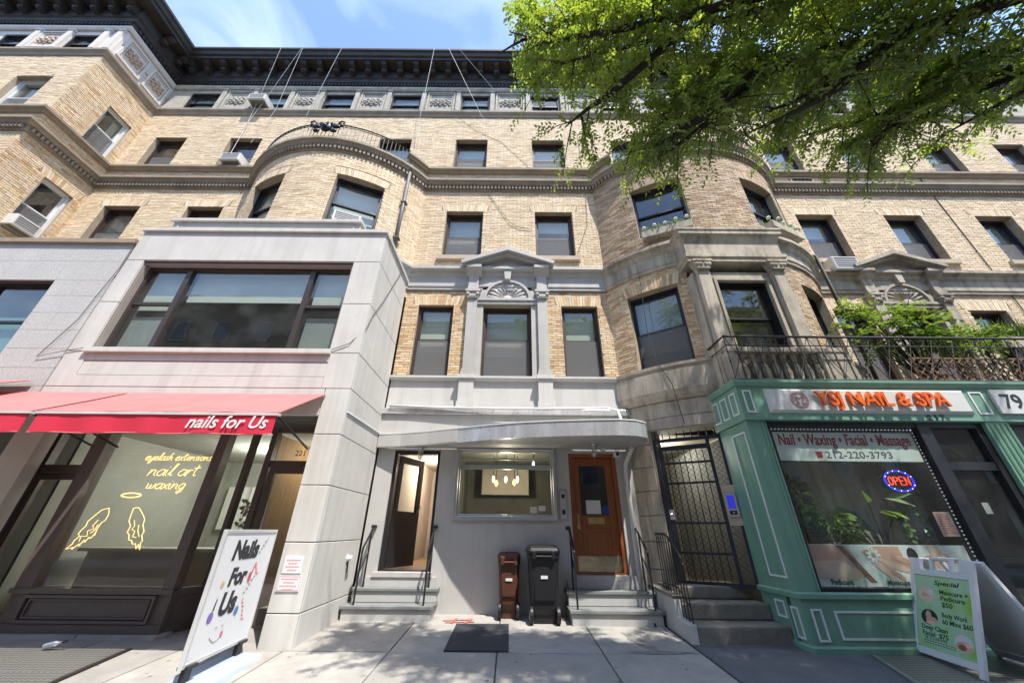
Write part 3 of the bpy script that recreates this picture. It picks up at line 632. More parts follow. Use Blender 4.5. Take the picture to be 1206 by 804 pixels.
MB().box(1.23, 2.02, 7.568, 7.579, .685, .93).build('kick_plate', pm('scratched_brass_plate', (.5,.42,.28), .3, .3, 3, .08, 12, metal=.85), do)
MB().ring(1.47, 1.78, 1.45, 1.56, .02, 7.56, 7.579).box(1.49, 1.76, 7.57, 7.578, 1.47, 1.54).build('letter_slot', brass, do)
h = MB(); h.box(1.265,1.315,7.57,7.579,1.36,1.62); h.tube([(1.29,7.55,1.56),(1.29,7.52,1.5),(1.29,7.55,1.42)], .012, 6); h.ball((1.29,7.56,1.6), .022, 8, 5); h.build('handle', brass, do)
n = MB(); n.box(1.46, 1.74, 7.592, 7.596, 1.62, 1.86); n.build('paper_notice', K['white'], do)
MB().lathe([(.075,0),(.075,.004),(.01,.005)], (0,0,0), 16)
n = MB(); n.M = Matrix.Translation((1.84, 7.594, 1.69)) @ Matrix.Rotation(R(90), 4, 'X'); n.lathe([(.085,0),(.085,.004),(.01,.005)], (0,0,0), 18); n.build('blue_round_sticker', pm('blue_sticker', (.02,.06,.3), .5, .05, 3, 0), do)
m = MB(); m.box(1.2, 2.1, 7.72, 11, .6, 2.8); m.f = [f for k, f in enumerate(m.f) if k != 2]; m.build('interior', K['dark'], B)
# intercom between window and door
t = thing('door_intercom', 'steel apartment intercom panel between the window and the wooden door', 'intercom', (1.0, 7.45, 1.55))
MB().box(.94, 1.06, 7.42, 7.458, 1.52, 2.02).build('panel', K['alu'], t, bevel=.006)
MB().box(.97, 1.03, 7.415, 7.421, 1.88, 1.95).build('speaker_grille', K['black'], t); MB().box(.97,1.03,7.415,7.421,1.6,1.68).build('keypad', K['black'], t)
# white drain pipe and rounded pier right of the wooden door
m = MB(); m.tube([(2.36,7.1,2.78),(2.33,7.2,2.7),(2.26,7.36,2.5),(2.25,7.38,2.3),(2.25,7.38,.4)], .045, 10); tag(m.build('drain_pipe', K['white'], smooth=True), 'white drain pipe running from the canopy down beside the wooden door', 'pipe')
# doorstep sills
m = MB(); m.box(-2.4, -1.36, 7.38, 7.75, .6, .67); m.build('door_sill', K['paint'], gw)
m = MB(); m.box(1.1, 2.2, 7.38, 7.7, .58, .645); m.build('door_sill', K['paint'], gw)
# ------------------------------------------------------------------ canopy
edge = [(-2.68,7.36),(-2.2,7.28),(-1.6,7.08),(-1.0,6.82),(-.4,6.56),(.2,6.36),(.8,6.24),(1.4,6.16),(1.85,6.12),(2.15,6.16),(2.36,6.3),(2.46,6.55),(2.48,7.0),(2.48,7.355)]
C = thing('entrance_canopy', 'grey entrance canopy with curved polished steel fascia over the two doors', 'canopy', (0, 7.3, 2.77))
m = MB(); m.prism([(x, y) for x, y in edge][::-1] + [], 2.79, 3.02, 'z'); m.build('slab', K['paint'], C)
m = MB(); sweep(m, edge, [(.0,2.77),(.018,2.77),(.018,3.03),(.0,3.03)]); m.build('fascia', K['steel'], C, smooth=False)
m = MB(); sweep(m, edge[:4], [(.02,2.79),(.028,2.79),(.028,3.01),(.02,3.01)]); m.build('painted_fascia', K['paint'], C)
m = MB(); sweep(m, edge[:-1], [(-.03,3.031),(.03,3.031),(.03,3.05),(-.03,3.05)]); m.build('edge_trim', K['white'], C)
m = MB(); m.tube([(-2.55,7.28,3.62),(-1.5,7.26,3.585),(0,7.22,3.56),(1.2,7.15,3.55),(1.95,7.05,3.54),(2.12,6.98,3.46),(2.14,6.9,3.3),(2.14,6.85,3.03)], .028, 8)
tag(m.build('conduit_pipe', K['white'], smooth=True), 'white pipe lying along the wall above the canopy', 'pipe')
def canopy_light(x, y, lab):
    t = thing('canopy_light', lab, 'lamp', (x, y, 2.77), 'lamps under the canopy')
    MB().lathe([(.07,0),(.07,-.03),(.045,-.05),(.045,-.1),(.02,-.1)][::-1], (x,y,2.785), 12).build('base', K['alu'], t, smooth=False)
    MB().lathe([(.04,-.1),(.04,-.2),(.02,-.24),(.004,-.245)][::-1], (x,y,2.785), 12).build('jar', glass('jar_glass_%s' % lab[:4], (.8,.8,.78), .2), t, smooth=True)
    for k in range(4):
        w = k*math.pi/2; MB().tube([(x+.047*math.cos(w),y+.047*math.sin(w),2.69),(x+.047*math.cos(w),y+.047*math.sin(w),2.57),(x,y,2.53)], .005, 4).build('guard_wire', K['alu'], t)
canopy_light(-1.78, 7.27, 'caged jar lamp under the canopy near the open black door'); canopy_light(1.55, 6.85, 'caged jar lamp under the canopy before the wooden door')
t = thing('security_camera', 'white dome camera under the canopy beside the wooden door', 'camera', (2.06, 7.2, 2.6)); MB().box(2.0,2.12,7.14,7.26,2.6,2.72).build('body', K['white'], t, bevel=.02); MB().ball((2.06,7.13,2.65), .035, 8, 5).build('lens', K['black'], t)
t = thing('wall_camera', 'small camera with arm under the canopy right of the jar lamp', 'camera', (1.78, 6.95, 2.72)); MB().tube([(1.78,6.95,2.785),(1.78,6.95,2.72),(1.74,6.92,2.7)], .012, 6).build('arm', K['white'], t); MB().tube([(1.78,6.93,2.7),(1.69,6.9,2.68)], .028, 8).build('body', K['white'], t)
# ------------------------------------------------------------------ right bay: stone lower storey, window frame of the first floor
m = MB(); gs0, gs1 = RB.s_at(-2.36), RB.s_at(-1.16)
backing(m, RB, -RB.S, RB.S, -.1, 4.345, [(gs0, gs1, .3, 3.08)], ds=.2, depth=.45); sb = m.build('stone_base', K['stone'], B)
for z0, z1, o in ((3.1,3.3,.03), (3.31,3.6,.035)):
    m = MB(); sweep(m, RB.arc(-RB.S, RB.S), [(-.01,z0),(o,z0),(o,z1),(-.01,z1)]); m.build('stone_course', K['stone'], sb)
m = MB(); sweep(m, RB.arc(-RB.S, RB.S), [(-.01,3.62),(.05,3.62),(.12,3.7),(.16,3.8),(.16,4.2),(.12,4.22),(.12,4.26),(.17,4.28),(.17,4.34),(-.01,4.36)]); m.build('stone_sill_course', K['stone'], sb)
z = .35
while z < 3.0:     # coursed pier left of the gate
    m = MB()
    for a, b in ((-RB.S, gs0-.03),):
        n = 3
        for i in range(n):
            p, q = a+(b-a)*i/n, a+(b-a)*(i+1)/n
            m.add([RB(p,-.01,z),RB(q,-.01,z),RB(q,.03,z),RB(p,.03,z),RB(p,-.01,z+.4),RB(q,-.01,z+.4),RB(q,.03,z+.4),RB(p,.03,z+.4)],[(0,1,2,3),(7,6,5,4),(3,2,6,7),(1,5,6,2),(0,3,7,4)])
    m.build('stone_block', K['stone'], sb); z += .415
# projecting stone window frame
sx0, sx1, fy = 3.88, 5.84, 6.16
def fb(x0, x1, y0, z0, z1): return MB().box(x0, x1, y0, 6.6, z0, z1)
m = MB(); m.box(sx0, 4.3, fy-.02, 6.6, 3.5, 6.3); m.box(5.44, sx1, fy-.02, 6.6, 3.5, 6.3); m.box(4.3, 5.44, fy-.02, 6.6, 6.09, 6.3); m.box(4.3, 5.44, fy-.02, 6.6, 3.5, 4.34); sf = m.build('stone_window_frame', K['stone'], B)
m = MB(); m.ring(4.28, 5.46, 4.34, 6.13, .06, fy-.06, fy-.02); m.build('inner_moulding', K['stone'], sf)
for x in (4.06, 5.66):
    m = MB(); m.box(x-.13, x+.13, fy-.14, fy-.02, 4.55, 6.28); m.box(x-.17, x+.17, fy-.18, fy-.02, 4.3, 4.4); m.box(x-.15, x+.15, fy-.16, fy-.02, 4.4, 4.55); m.box(x-.16, x+.16, fy-.16, fy-.02, 3.6, 4.3); m.build('pilaster', K['stone'], sf, bevel=.012)
    m = MB(); m.prism([(x-.13,6.28),(x+.13,6.28),(x+.2,6.46),(x-.2,6.46)], fy-.2, fy-.02, 'y'); m.box(x-.21,x+.21,fy-.22,fy-.02,6.46,6.51)
    for k in (-1,-.4,.4,1): m.ball((x+k*.13, fy-.19, 6.38), (.045,.045,.06), 7, 5)
    for k in (-.7,0,.7): m.ball((x+k*.12, fy-.17, 6.32), (.035,.04,.05), 6, 4)
    m.build('capital', K['stone'], sf)
ent = [(sx0+.03, 6.6), (sx0+.03, fy-.02), (sx1-.03, fy-.02), (sx1-.03, 6.6)]
m = MB(); sweep(m, ent, [(-.3,6.51),(.12,6.51),(.12,6.6),(.15,6.62),(.15,6.7),(.1,6.72),(.1,7.05),(.12,7.1),(.15,7.2),(.2,7.24),(.2,7.32),(.22,7.35),(.22,7.4),(-.3,7.46)]); m.build('entablature', K['stone'], sf)
window(B, 4.87, fy, 4.345, 0, 1.13, 1.74, 'black', .1, shade=0, screen=False)
# balustrade in front of the stone window
bz0, bz1 = 3.62, 4.25
m = MB(); m.box(3.95, 6.1, 5.86, 6.02, bz1, bz1+.1); m.box(3.95, 6.1, 5.86, 6.02, bz0-.08, bz0); m.box(3.9, 4.1, 5.84, 6.04, bz0, bz1); m.box(5.6, 6.15, 5.84, 6.04, bz0, bz1); bal = m.build('balustrade', K['stone'], sf, bevel=.012)
bm = MB().lathe([(.05,0),(.05,.05),(.03,.08),(.06,.2),(.065,.27),(.03,.42),(.035,.5),(.05,.56),(.05,.63)], (0,0,0), 10).mesh('baluster', K['stone'], smooth=True)
for i in range(8):
    o = bpy.data.objects.new('baluster', bm); col.objects.link(o); o.parent = sf; P = WB[sf.name]; o.location = (4.22+i*.19-P[0], 5.94-P[1], bz0-P[2])
# entrance passage behind the gate
m = MB(); m.box(2.6, 4.4, 7.45, 11, .4, 3.1); m.f = [f for k, f in enumerate(m.f) if k != 2]; pg = m.build('passage', pm('passage_wall', (.36,.33,.25), .85, .1, 2, 0), B)
m = MB(); m.box(2.9, 3.5, 10.9, 10.95, .45, 2.4); m.build('inner_door', K['navy'], pg); m = MB(); m.box(2.6, 3.0, 8.8, 8.9, .42, 2.6); m.build('inner_gate', K['navy'], pg)
m = MB(); m.M = Matrix.Translation((3.2, 8.3, 3.02)) @ Matrix.Rotation(R(62), 4, 'Z'); m.box(-.6, .6, -.05, .05, -.03, .03); tag(m.build('fluorescent_tube', emit('fluorescent_tube', (1,1,.95), 6)), 'lit white tube lamp under the passage ceiling behind the gate', 'lamp')
plight((3.4, 8.3, 2.85), 20, (1,.97,.85), r=.2)
# ------------------------------------------------------------------ lettering
def text(s, size, M, mat, parent, name='lettering', shear=0, off=0, ext=.002, align='LEFT', fit=None, vfit=None, space=1.0):
    cu = bpy.data.curves.new('t', 'FONT'); cu.body = s; cu.size = size; cu.shear = shear; cu.offset = off; cu.extrude = ext; cu.align_x = align; cu.resolution_u = 3; cu.space_character = space
    ob = bpy.data.objects.new('t', cu); col.objects.link(ob); dg = bpy.context.evaluated_depsgraph_get()
    me = bpy.data.meshes.new_from_object(ob.evaluated_get(dg)); bpy.data.objects.remove(ob); bpy.data.curves.remove(cu)
    co = np.array([v.co[:] for v in me.vertices])
    if len(co) and fit:
        w = co[:, 0].max() - co[:, 0].min(); f = fit / max(w, 1e-6)
        me.transform(Matrix.Diagonal((f, f if vfit is None else vfit, 1, 1)))
    me.transform(M @ Matrix.Rotation(R(90), 4, 'X')); b = WB[parent.name]; me.transform(Matrix.Translation((-b[0], -b[1], -b[2])))
    me.materials.clear(); me.materials.append(mat); me.name = name
    o = bpy.data.objects.new(name, me); col.objects.link(o); o.parent = parent; WB[o.name] = b; return o
T = lambda x, y, z: Matrix.Translation((x, y, z))
STROKES = {'a': (.5,[[(.42,.45),(.2,.5),(.03,.3),(.05,.08),(.2,0),(.38,.15),(.42,.45),(.4,.1),(.5,0)]]), 'e': (.45,[[(0,.22),(.2,.28),(.36,.38),(.3,.5),(.12,.45),(.04,.2),(.15,0),(.35,.05),(.45,.15)]]),
 'y': (.5,[[(0,.5),(.05,.15),(.2,.05),(.35,.3),(.4,.5)],[(.4,.5),(.35,0),(.25,-.35),(.08,-.35),(.1,-.15),(.45,.1)]]), 'l': (.26,[[(0,.1),(.2,.6),(.28,.95),(.18,.95),(.1,.4),(.12,.05),(.28,.05)]]),
 's': (.36,[[(.3,.45),(.15,.5),(.08,.38),(.25,.2),(.22,.03),(.05,.03)]]), 'h': (.45,[[(.02,0),(.1,.6),(.18,.95)],[(.05,.2),(.2,.45),(.33,.42),(.3,.1),(.42,0)]]), 'x': (.42,[[(0,.5),(.2,.2),(.36,0)],[(.36,.5),(0,0)]]),
 't': (.34,[[(.15,.85),(.1,.3),(.13,.03),(.28,.05)],[(-.05,.6),(.32,.65)]]), 'n': (.47,[[(0,0),(.05,.48),(.04,.2),(.2,.47),(.34,.42),(.32,.1),(.45,0)]]), 'i': (.2,[[(.03,.48),(.02,.1),(.15,0)],[(.08,.66),(.1,.7)]]),
 'o': (.45,[[(.2,.5),(.05,.38),(.03,.15),(.18,0),(.36,.12),(.36,.38),(.2,.5)]]), 'r': (.33,[[(0,0),(.04,.48),(.04,.25),(.18,.47),(.3,.42)]]), 'w': (.58,[[(0,.5),(.05,.05),(.2,.05),(.26,.4),(.3,.05),(.45,.08),(.52,.5)]]),
 'g': (.45,[[(.38,.45),(.18,.5),(.03,.3),(.06,.08),(.2,.03),(.36,.2),(.38,.45),(.34,-.2),(.15,-.38),(.05,-.25),(.4,.05)]]), ' ': (.3,[])}
def neon(mb, s, x0, x1, z, h, y, r=.006, slope=0):
    tot = sum(STROKES[c][0] for c in s); f = (x1-x0)/tot; cx = 0
    for c in s:
        w, pl = STROKES[c]
        for p in pl: mb.tube([(x0+(cx+a)*f+b*h*.25, y, z+b*h+slope*((cx+a)*f)) for a, b in p], r, 5)
        cx += w
# ------------------------------------------------------------------ pale stone storefront annex
A = thing('stone_storefront_annex', 'pale limestone two storey shop annex with a wide upper window', 'building', (-5.2, 6.5, 0))
m = MB(); m.box(-3.1, -2.75, 5.75, 7.44, -.2, 6.95); m.box(-7.83, -3.24, 5.75, 5.98, 2.95, 4.1); m.box(-7.83, -3.1, 5.75, 5.98, 6.09, 6.95); m.box(-7.83, -7.49, 5.75, 7.4, 3, 6.1); m.box(-3.25, -3.1, 5.75, 5.98, 2.95, 6.1)
m.box(-7.8, -2.76, 5.9, 7.44, 6.85, 6.94); m.box(-7.8, -3.1, 5.98, 7.4, 2.95, 3.05); m.box(-7.97, -7.845, 5.92, 7.4, -.1, 3.0); core = m.build('core', K['joint'], A)
def slab(x0, x1, z0, z1, y0=5.70, y1=5.752, name='stone_panel', mat='limestone'): return MB().box(x0, x1, y0, y1, z0, z1).build(name, K[mat], A, bevel=.005, seg=1)
g = .006
zs = [-.1, .36, 1.16, 1.9, 2.65, 3.41]
for a, b in zip(zs[:-1], zs[1:]): slab(-3.12, -2.70, a+g, b-g)
slab(-7.85, -3.12-g*2, 2.95, 3.41-g)
for a, b in ((-7.85, -7.46), (-3.2, -2.70)): slab(a, b, 3.41+g, 4.07-g)
slab(-7.46+g, -3.2-g, 3.41+g, 3.62-g); slab(-7.46+g, -3.2-g, 3.62+g, 3.89-g, 5.712); slab(-7.46+g, -3.2-g, 3.89+g, 4.03)
slab(-7.52, -3.19, 4.03+g, 4.125, 5.64, 5.9, 'window_sill')
for a, b in ((4.07, 5.11), (5.11, 6.13)): slab(-3.23, -2.70, a+g, b-g); slab(-7.85, -7.5, a+g, b-g)
slab(-7.85, -2.70, 6.13+g, 6.89)
slab(-7.88, -2.67, 6.895, 6.98, 5.65, 5.85, 'coping'); slab(-7.37, -3.31, 6.98, 7.2, 5.72, 5.95, 'parapet'); slab(-7.4, -3.28, 7.2, 7.28, 5.66, 6.0, 'coping')
m = MB(); m.ring(-7.25, -3.43, 7.02, 7.17, .02, 5.705, 5.72); m.build('parapet_panel', K['limestone'], A)
# reveals of the upper opening
m = MB(); m.box(-7.5, -7.47, 5.752, 5.95, 4.125, 6.09); m.box(-3.27, -3.235, 5.752, 5.95, 4.125, 6.09); m.box(-7.47, -3.27, 5.752, 5.95, 6.06, 6.092); m.build('window_reveal', pm('taupe_reveal', (.3,.26,.23), .7, .08, 3, .05), A)
# side panels
ss = zs + [4.07, 5.11, 6.13, 6.89]
for i, (a, b) in enumerate(zip(ss[:-1], ss[1:])):
    cuts = [5.758, 7.42]
    if i == 6: cuts = [5.758, 6.25, 7.42]
    if i == 7: cuts = [5.758, 6.55, 7.42]
    if i == 8: cuts = [5.758, 6.85, 7.42]
    for p, q in zip(cuts[:-1], cuts[1:]): MB().box(-2.752, -2.70, p, q-.008, a+g, b-g).build('stone_panel', K['limestone'], A, bevel=.005, seg=1)
MB().box(-2.78, -2.66, 5.852, 7.44, 6.895, 6.98).build('coping', K['limestone'], A)
# slanted lead flashing line on the side, above the canopy
m = MB(); m.tube([(-2.69,5.75,3.02),(-2.685,7.4,3.06)], .012, 5); m.build('flashing_strip', K['white'], A)
# wide window
m = MB(); m.ring(-7.47, -3.27, 4.125, 6.06, .06, 5.86, 5.95)
for x in (-6.6, -4.08): m.box(x-.05, x+.05, 5.85, 5.951, 4.186, 5.999)
m.box(-7.41, -6.651, 5.872, 5.94, 5.16, 5.22); m.box(-4.029, -3.331, 5.872, 5.94, 5.12, 5.18); wf = m.build('window', pm('bronze_frame', (.07,.055,.05), .4, .1, 4, 0, metal=.3), A)
for a, b, c, d in ((-7.4,-6.66,4.19,5.15), (-7.4,-6.66,5.23,5.99), (-6.54,-4.14,4.19,5.99), (-4.02,-3.34,4.19,5.11), (-4.02,-3.34,5.19,5.99)): MB().box(a, b, 5.9, 5.908, c, d).build('pane', K['glass'], wf)
for a, b, c, d, k in ((-7.38,-6.68,5.1,6,'shade'), (-6.52,-4.16,5.3,6,'shade'), (-4.0,-3.36,5.2,6,'shade'), (-7.38,-6.68,4.2,4.95,'shadegrey'), (-4.0,-3.36,4.2,4.95,'shadegrey')): MB().box(a, b, 5.99, 6.0, c, d).build('roller_shade', K[k], wf)
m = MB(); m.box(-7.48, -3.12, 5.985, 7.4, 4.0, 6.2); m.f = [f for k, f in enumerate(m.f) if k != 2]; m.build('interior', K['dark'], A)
# taupe pier left of the shop door
m = MB(); m.box(-7.84, -7.38, 5.715, 5.9, -.1, 2.95); m.build('pier', pm('taupe_pier', (.4,.355,.31), .8, .1, 2, .1, 50), A)
# ------------------------------------------------------------------ nail shop front (dark brown)
F = thing('nail_shop_front', 'dark brown nail shop front with display window and recessed glazed door', 'shopfront', (-5.2, 6.3, 0))
BR = K['shopbrown']
m = MB(); m.box(-6.95, -4.72, 6.1, 6.25, .06, .54); m.box(-6.98, -4.7, 6.06, 6.1, .5, .56); m.box(-7.0, -4.7, 6.075, 6.1, .06, .16); m.build('stall_riser', BR, F)
m = MB(); m.ring(-6.72, -4.9, .17, .485, .035, 6.055, 6.1); m.ring(-6.65, -4.97, .22, .44, .02, 6.075, 6.1); m.build('riser_panel', BR, F)
m = MB(); m.box(-7.05, -4.68, 6.0, 6.3, -.1, .058); m.build('plinth', K['concrete'], F).color = (.36,.35,.33,1)
m = MB(); m.box(-6.95, -6.72, 6.08, 6.26, .56, 2.95); m.box(-4.88, -4.72, 6.08, 6.24, .56, 2.95); m.box(-6.72, -4.88, 6.09, 6.2, 2.86, 2.95); dw = m.build('display_window', BR, F)
MB().box(-6.72, -4.88, 6.15, 6.158, .56, 2.86).build('pane', K['shopglass'], dw)
# angled return
ra = Matrix.Translation((-4.76, 6.2, 0)) @ Matrix.Rotation(math.atan2(.36, .14), 4, 'Z')
m = MB(); m.M = ra; m.box(0, .42, -.03, .05, .04, .56); m.box(.37, .46, -.04, .06, .56, 2.95); m.box(0, .42, -.02, .05, 2.86, 2.95); m.ring(.04, .36, .15, .46, .03, -.05, -.03); rt = m.build('return_panel', BR, F)
m = MB(); m.M = ra; m.box(.0, .37, .01, .018, .56, 2.86); m.build('pane', K['shopglass'], rt)
m = MB(); m.box(-4.6, -4.3, 6.55, 6.62, .06, .56); m.box(-4.6, -4.3, 6.56, 6.62, 2.84, 2.95); m.box(-4.32, -4.22, 6.54, 6.66, .06, 2.95); m.ring(-4.56, -4.34, .16, .46, .03, 6.53, 6.55); sd = m.build('side_light', BR, F)
MB().box(-4.6, -4.32, 6.58, 6.588, .56, 2.84).build('pane', K['shopglass'], sd)
m = MB(); m.box(-4.22, -3.12, 6.56, 6.64, 2.28, 2.38); m.box(-4.22, -3.12, 6.56, 6.64, 2.87, 2.95); m.box(-3.16, -3.1, 6.56, 6.64, .06, 2.95); tr = m.build('transom_frame', BR, F)
MB().box(-4.22, -3.16, 6.59, 6.598, 2.38, 2.87).build('pane', K['shopglass'], tr)
gold = pm('pale_gold_numerals', (.6,.5,.36), .5, .05, 3, 0)
text('221', .13, T(-3.84, 6.585, 2.47), gold, tr, off=.002)
m = MB(); m.ring(-4.2, -3.18, .07, 2.27, .1, 6.57, 6.63, .2); dr = m.build('door', BR, F)
MB().box(-4.1, -3.28, 6.59, 6.598, .27, 2.17).build('pane', K['shopglass'], dr); MB().tube([(-4.02,6.52,.9),(-4.02,6.52,1.75)], .014, 8).build('handle', K['alu'], dr)
# left glazed door
m = MB(); m.ring(-7.82, -6.97, .05, 2.1, .09, 6.3, 6.36, .2); dl = m.build('door', BR, F)
MB().box(-7.74, -7.05, 6.32, 6.328, .24, 2.02).build('pane', K['shopglass'], dl); MB().tube([(-7.08,6.24,.62),(-7.08,6.24,1.62)], .015, 8).build('handle', K['alu'], dl)
m = MB(); m.box(-7.82, -6.97, 6.28, 6.4, 2.1, 2.24); m.box(-7.86, -7.78, 6.28, 6.4, 2.24, 2.95); m.box(-7.0, -6.94, 6.28, 6.4, 2.24, 2.95); lt = m.build('transom_frame', BR, F)
MB().box(-7.78, -7.0, 6.32, 6.328, 2.24, 2.95).build('pane', K['shopglass'], lt)
m = MB(); m.box(-7.82, -3.12, 6.66, 10.5, .02, 2.94); m.f = [f for k, f in enumerate(m.f) if k != 2]; si = m.build('interior', pm('shop_room_wall', (.4,.41,.37), .9, .15, 1.2, 0), F)
m = MB(); m.box(-7.6, -4.5, 7.5, 7.56, .05, .95); m.box(-7.6, -4.5, 7.3, 7.9, .95, 1.0); m.build('counter', pm('pale_counter', (.5,.49,.45), .6, .1, 3, 0), si)
for k in range(5): MB().box(-7.5+k*.62, -6.98+k*.62, 10.3, 10.45, 1.3, 2.3).build('wall_mirror', K['shade'], si)
m = MB(); m.box(-4.4, -4.36, 6.9, 9.5, .1, 2.9); m.build('partition', pm('warm_timber_wall', (.34,.22,.12), .6, .2, 2, 0, stretch=(1,6,1)), si)
fl = MB()
for k in range(80):
    fl.ball((-4.56+rng.uniform(0,.22), 6.64+rng.uniform(0,.05), .75+rng.uniform(0,1.0)), rng.uniform(.015,.035), 5, 3)
stuff(fl.build('flower_wall', pm('flower_wall', (.4,.36,.28), .8, .6, 20, 0), si))
plight((-5.6, 8.6, 2.6), 60, (1,.95,.88), r=.3); plight((-3.75, 7.9, 2.6), 13, (1,.86,.68), r=.15)  # first light is an added fill that brightens the shop room, without a fixture
# door mat plate of the shop step, frieze of stickers left out; neon signs behind the glass
ngold = emit('warm_gold_neon', (1,.6,.2), 1.15)
n = MB(); neon(n, 'eyelash extensions', -6.08, -4.98, 2.31, .13, 6.2, .0042); neon(n, 'nail art', -5.92, -5.12, 2.07, .2, 6.2, .005); neon(n, 'waxing', -5.86, -5.24, 1.87, .17, 6.2, .005)
tag(n.build('neon_lettering_sign', ngold), 'gold neon script reading eyelash extensions nail art waxing', 'neon sign')
n = MB(); n.tube([(-6.03+.155*math.cos(w), 6.2, 1.775+.032*math.sin(w)) for w in [i*math.pi/10 for i in range(21)]], .009, 6); tag(n.build('neon_halo', ngold), 'oval gold neon halo above the two neon wings', 'neon sign')
def wing_sign(outline, lines, lab):
    n = MB(); n.tube([(a, 6.2, b) for a, b in outline], .005, 5)
    for l in lines: n.tube([(a, 6.2, b) for a, b in l], .004, 5)
    tag(n.build('neon_wing', ngold), lab, 'neon sign', 'neon wings in the nail shop window')
wing_sign([(-6.38, 1.56), (-6.43, 1.5), (-6.47, 1.45), (-6.51, 1.4), (-6.5, 1.34), (-6.54, 1.28), (-6.56, 1.23), (-6.52, 1.2), (-6.57, 1.14), (-6.57, 1.1), (-6.63, 1.03), (-6.54, 1.05), (-6.54, 1.03), (-6.47, 1.1), (-6.46, 1.07), (-6.42, 1.15), (-6.4, 1.12), (-6.37, 1.19), (-6.34, 1.17), (-6.31, 1.24), (-6.3, 1.21), (-6.31, 1.3), (-6.29, 1.39), (-6.25, 1.41), (-6.24, 1.5), (-6.28, 1.59), (-6.38, 1.56)], ([(-6.36,1.42),(-6.4,1.34),(-6.36,1.3),(-6.44,1.27),(-6.41,1.2),(-6.5,1.2),(-6.49,1.13)], [(-6.33,1.36),(-6.34,1.28),(-6.38,1.24)]), 'left gold neon angel wing in the nail shop window')
wing_sign([(-5.9, 1.59), (-5.89, 1.49), (-5.88, 1.41), (-5.82, 1.34), (-5.83, 1.26), (-5.78, 1.22), (-5.76, 1.16), (-5.71, 1.15), (-5.67, 1.1), (-5.63, 1.11), (-5.59, 1.04), (-5.58, 1.1), (-5.53, 1.03), (-5.56, 1.13), (-5.54, 1.14), (-5.59, 1.22), (-5.58, 1.27), (-5.64, 1.36), (-5.65, 1.44), (-5.75, 1.54), (-5.82, 1.6), (-5.9, 1.59)], ([(-5.8,1.42),(-5.76,1.34),(-5.78,1.3),(-5.72,1.27),(-5.72,1.2),(-5.66,1.19)], [(-5.7,1.36),(-5.68,1.28),(-5.62,1.2)]), 'right gold neon angel wing in the nail shop window')
# ------------------------------------------------------------------ awnings
def awning(x0, x1, lab, txt=None, yw=5.69, zt=3.3, yf=4.68, zf=2.69, vb=2.40, arm=True):
    t = thing('shop_awning', lab, 'awning', ((x0+x1)/2, yw, zf), 'red shop awnings')
    n = 14; v = []
    for j, (y, z) in enumerate(((yw, zt), ((yw+yf)/2, (zt+zf)/2-.012), (yf, zf))):
        for i in range(n+1): v.append((x0+(x1-x0)*i/n, y, z+(.014*math.sin(i*1.9)+.01*math.sin(i*4.1+x0))*(1 if j == 1 else .25)))
    top = MB(); fs = [(j*(n+1)+i, (j+1)*(n+1)+i, (j+1)*(n+1)+i+1, j*(n+1)+i+1) for j in range(2) for i in range(n)]
    top.add(v, fs); top.add([(p[0], p[1], p[2]-.01) for p in v], [f[::-1] for f in fs]); top.build('canvas', K['redtop'], t, smooth=True)
    b = MB(); b.box(x0, x1, yf-.03, yf+.03, zf-.045, zf-.012); b.build('front_bar', K['trimlight'], t)
    va = MB(); v = []; n = 22
    for j in range(3):
        for i in range(n+1): v.append((x0+.03+(x1-x0-.06)*i/n, yf-.012-.02*math.sin(i*1.3)*j/2, zf-.045-(zf-.045-vb)*j/2+.006*math.sin(i*.9)*(j == 2)))
    fs = [(j*(n+1)+i, (j+1)*(n+1)+i, (j+1)*(n+1)+i+1, j*(n+1)+i+1) for j in range(2) for i in range(n)]
    va.add(v, fs); va.add([(p[0], p[1]+.008, p[2]) for p in v], [f[::-1] for f in fs]); vo = va.build('valance', K['red'], t, smooth=True)
    h = MB(); h.tube([(x0+.03+(x1-x0-.06)*i/n, yf-.014, vb+.006*math.sin(i*.9)) for i in range(n+1)], .008, 4); h.build('hem', K['redtop'], vo)
    if arm:
        for x in (x0+.25, x1-.05): MB().tube([(x,yf+.03,zf-.03),(x-.0,5.66,zf-.28)], .014, 6).build('arm', K['black'], t)
    if txt:
        text(txt, .2, T(x1-1.17, yf-.03, vb+.075), K['white'], vo, shear=.28, off=.003, fit=1.06, ext=.001)
    return t
awning(-6.3, -3.08, 'faded red canvas awning lettered nails for Us', 'nails for Us'); awning(-9.5, -6.36, 'blank red awning left of the lettered one, cut by the photo edge')
awning(-13, -8.05, 'dark red awning end on the granite building', yw=5.68, zt=3.5, yf=4.95, zf=3.12, vb=2.95, arm=False)
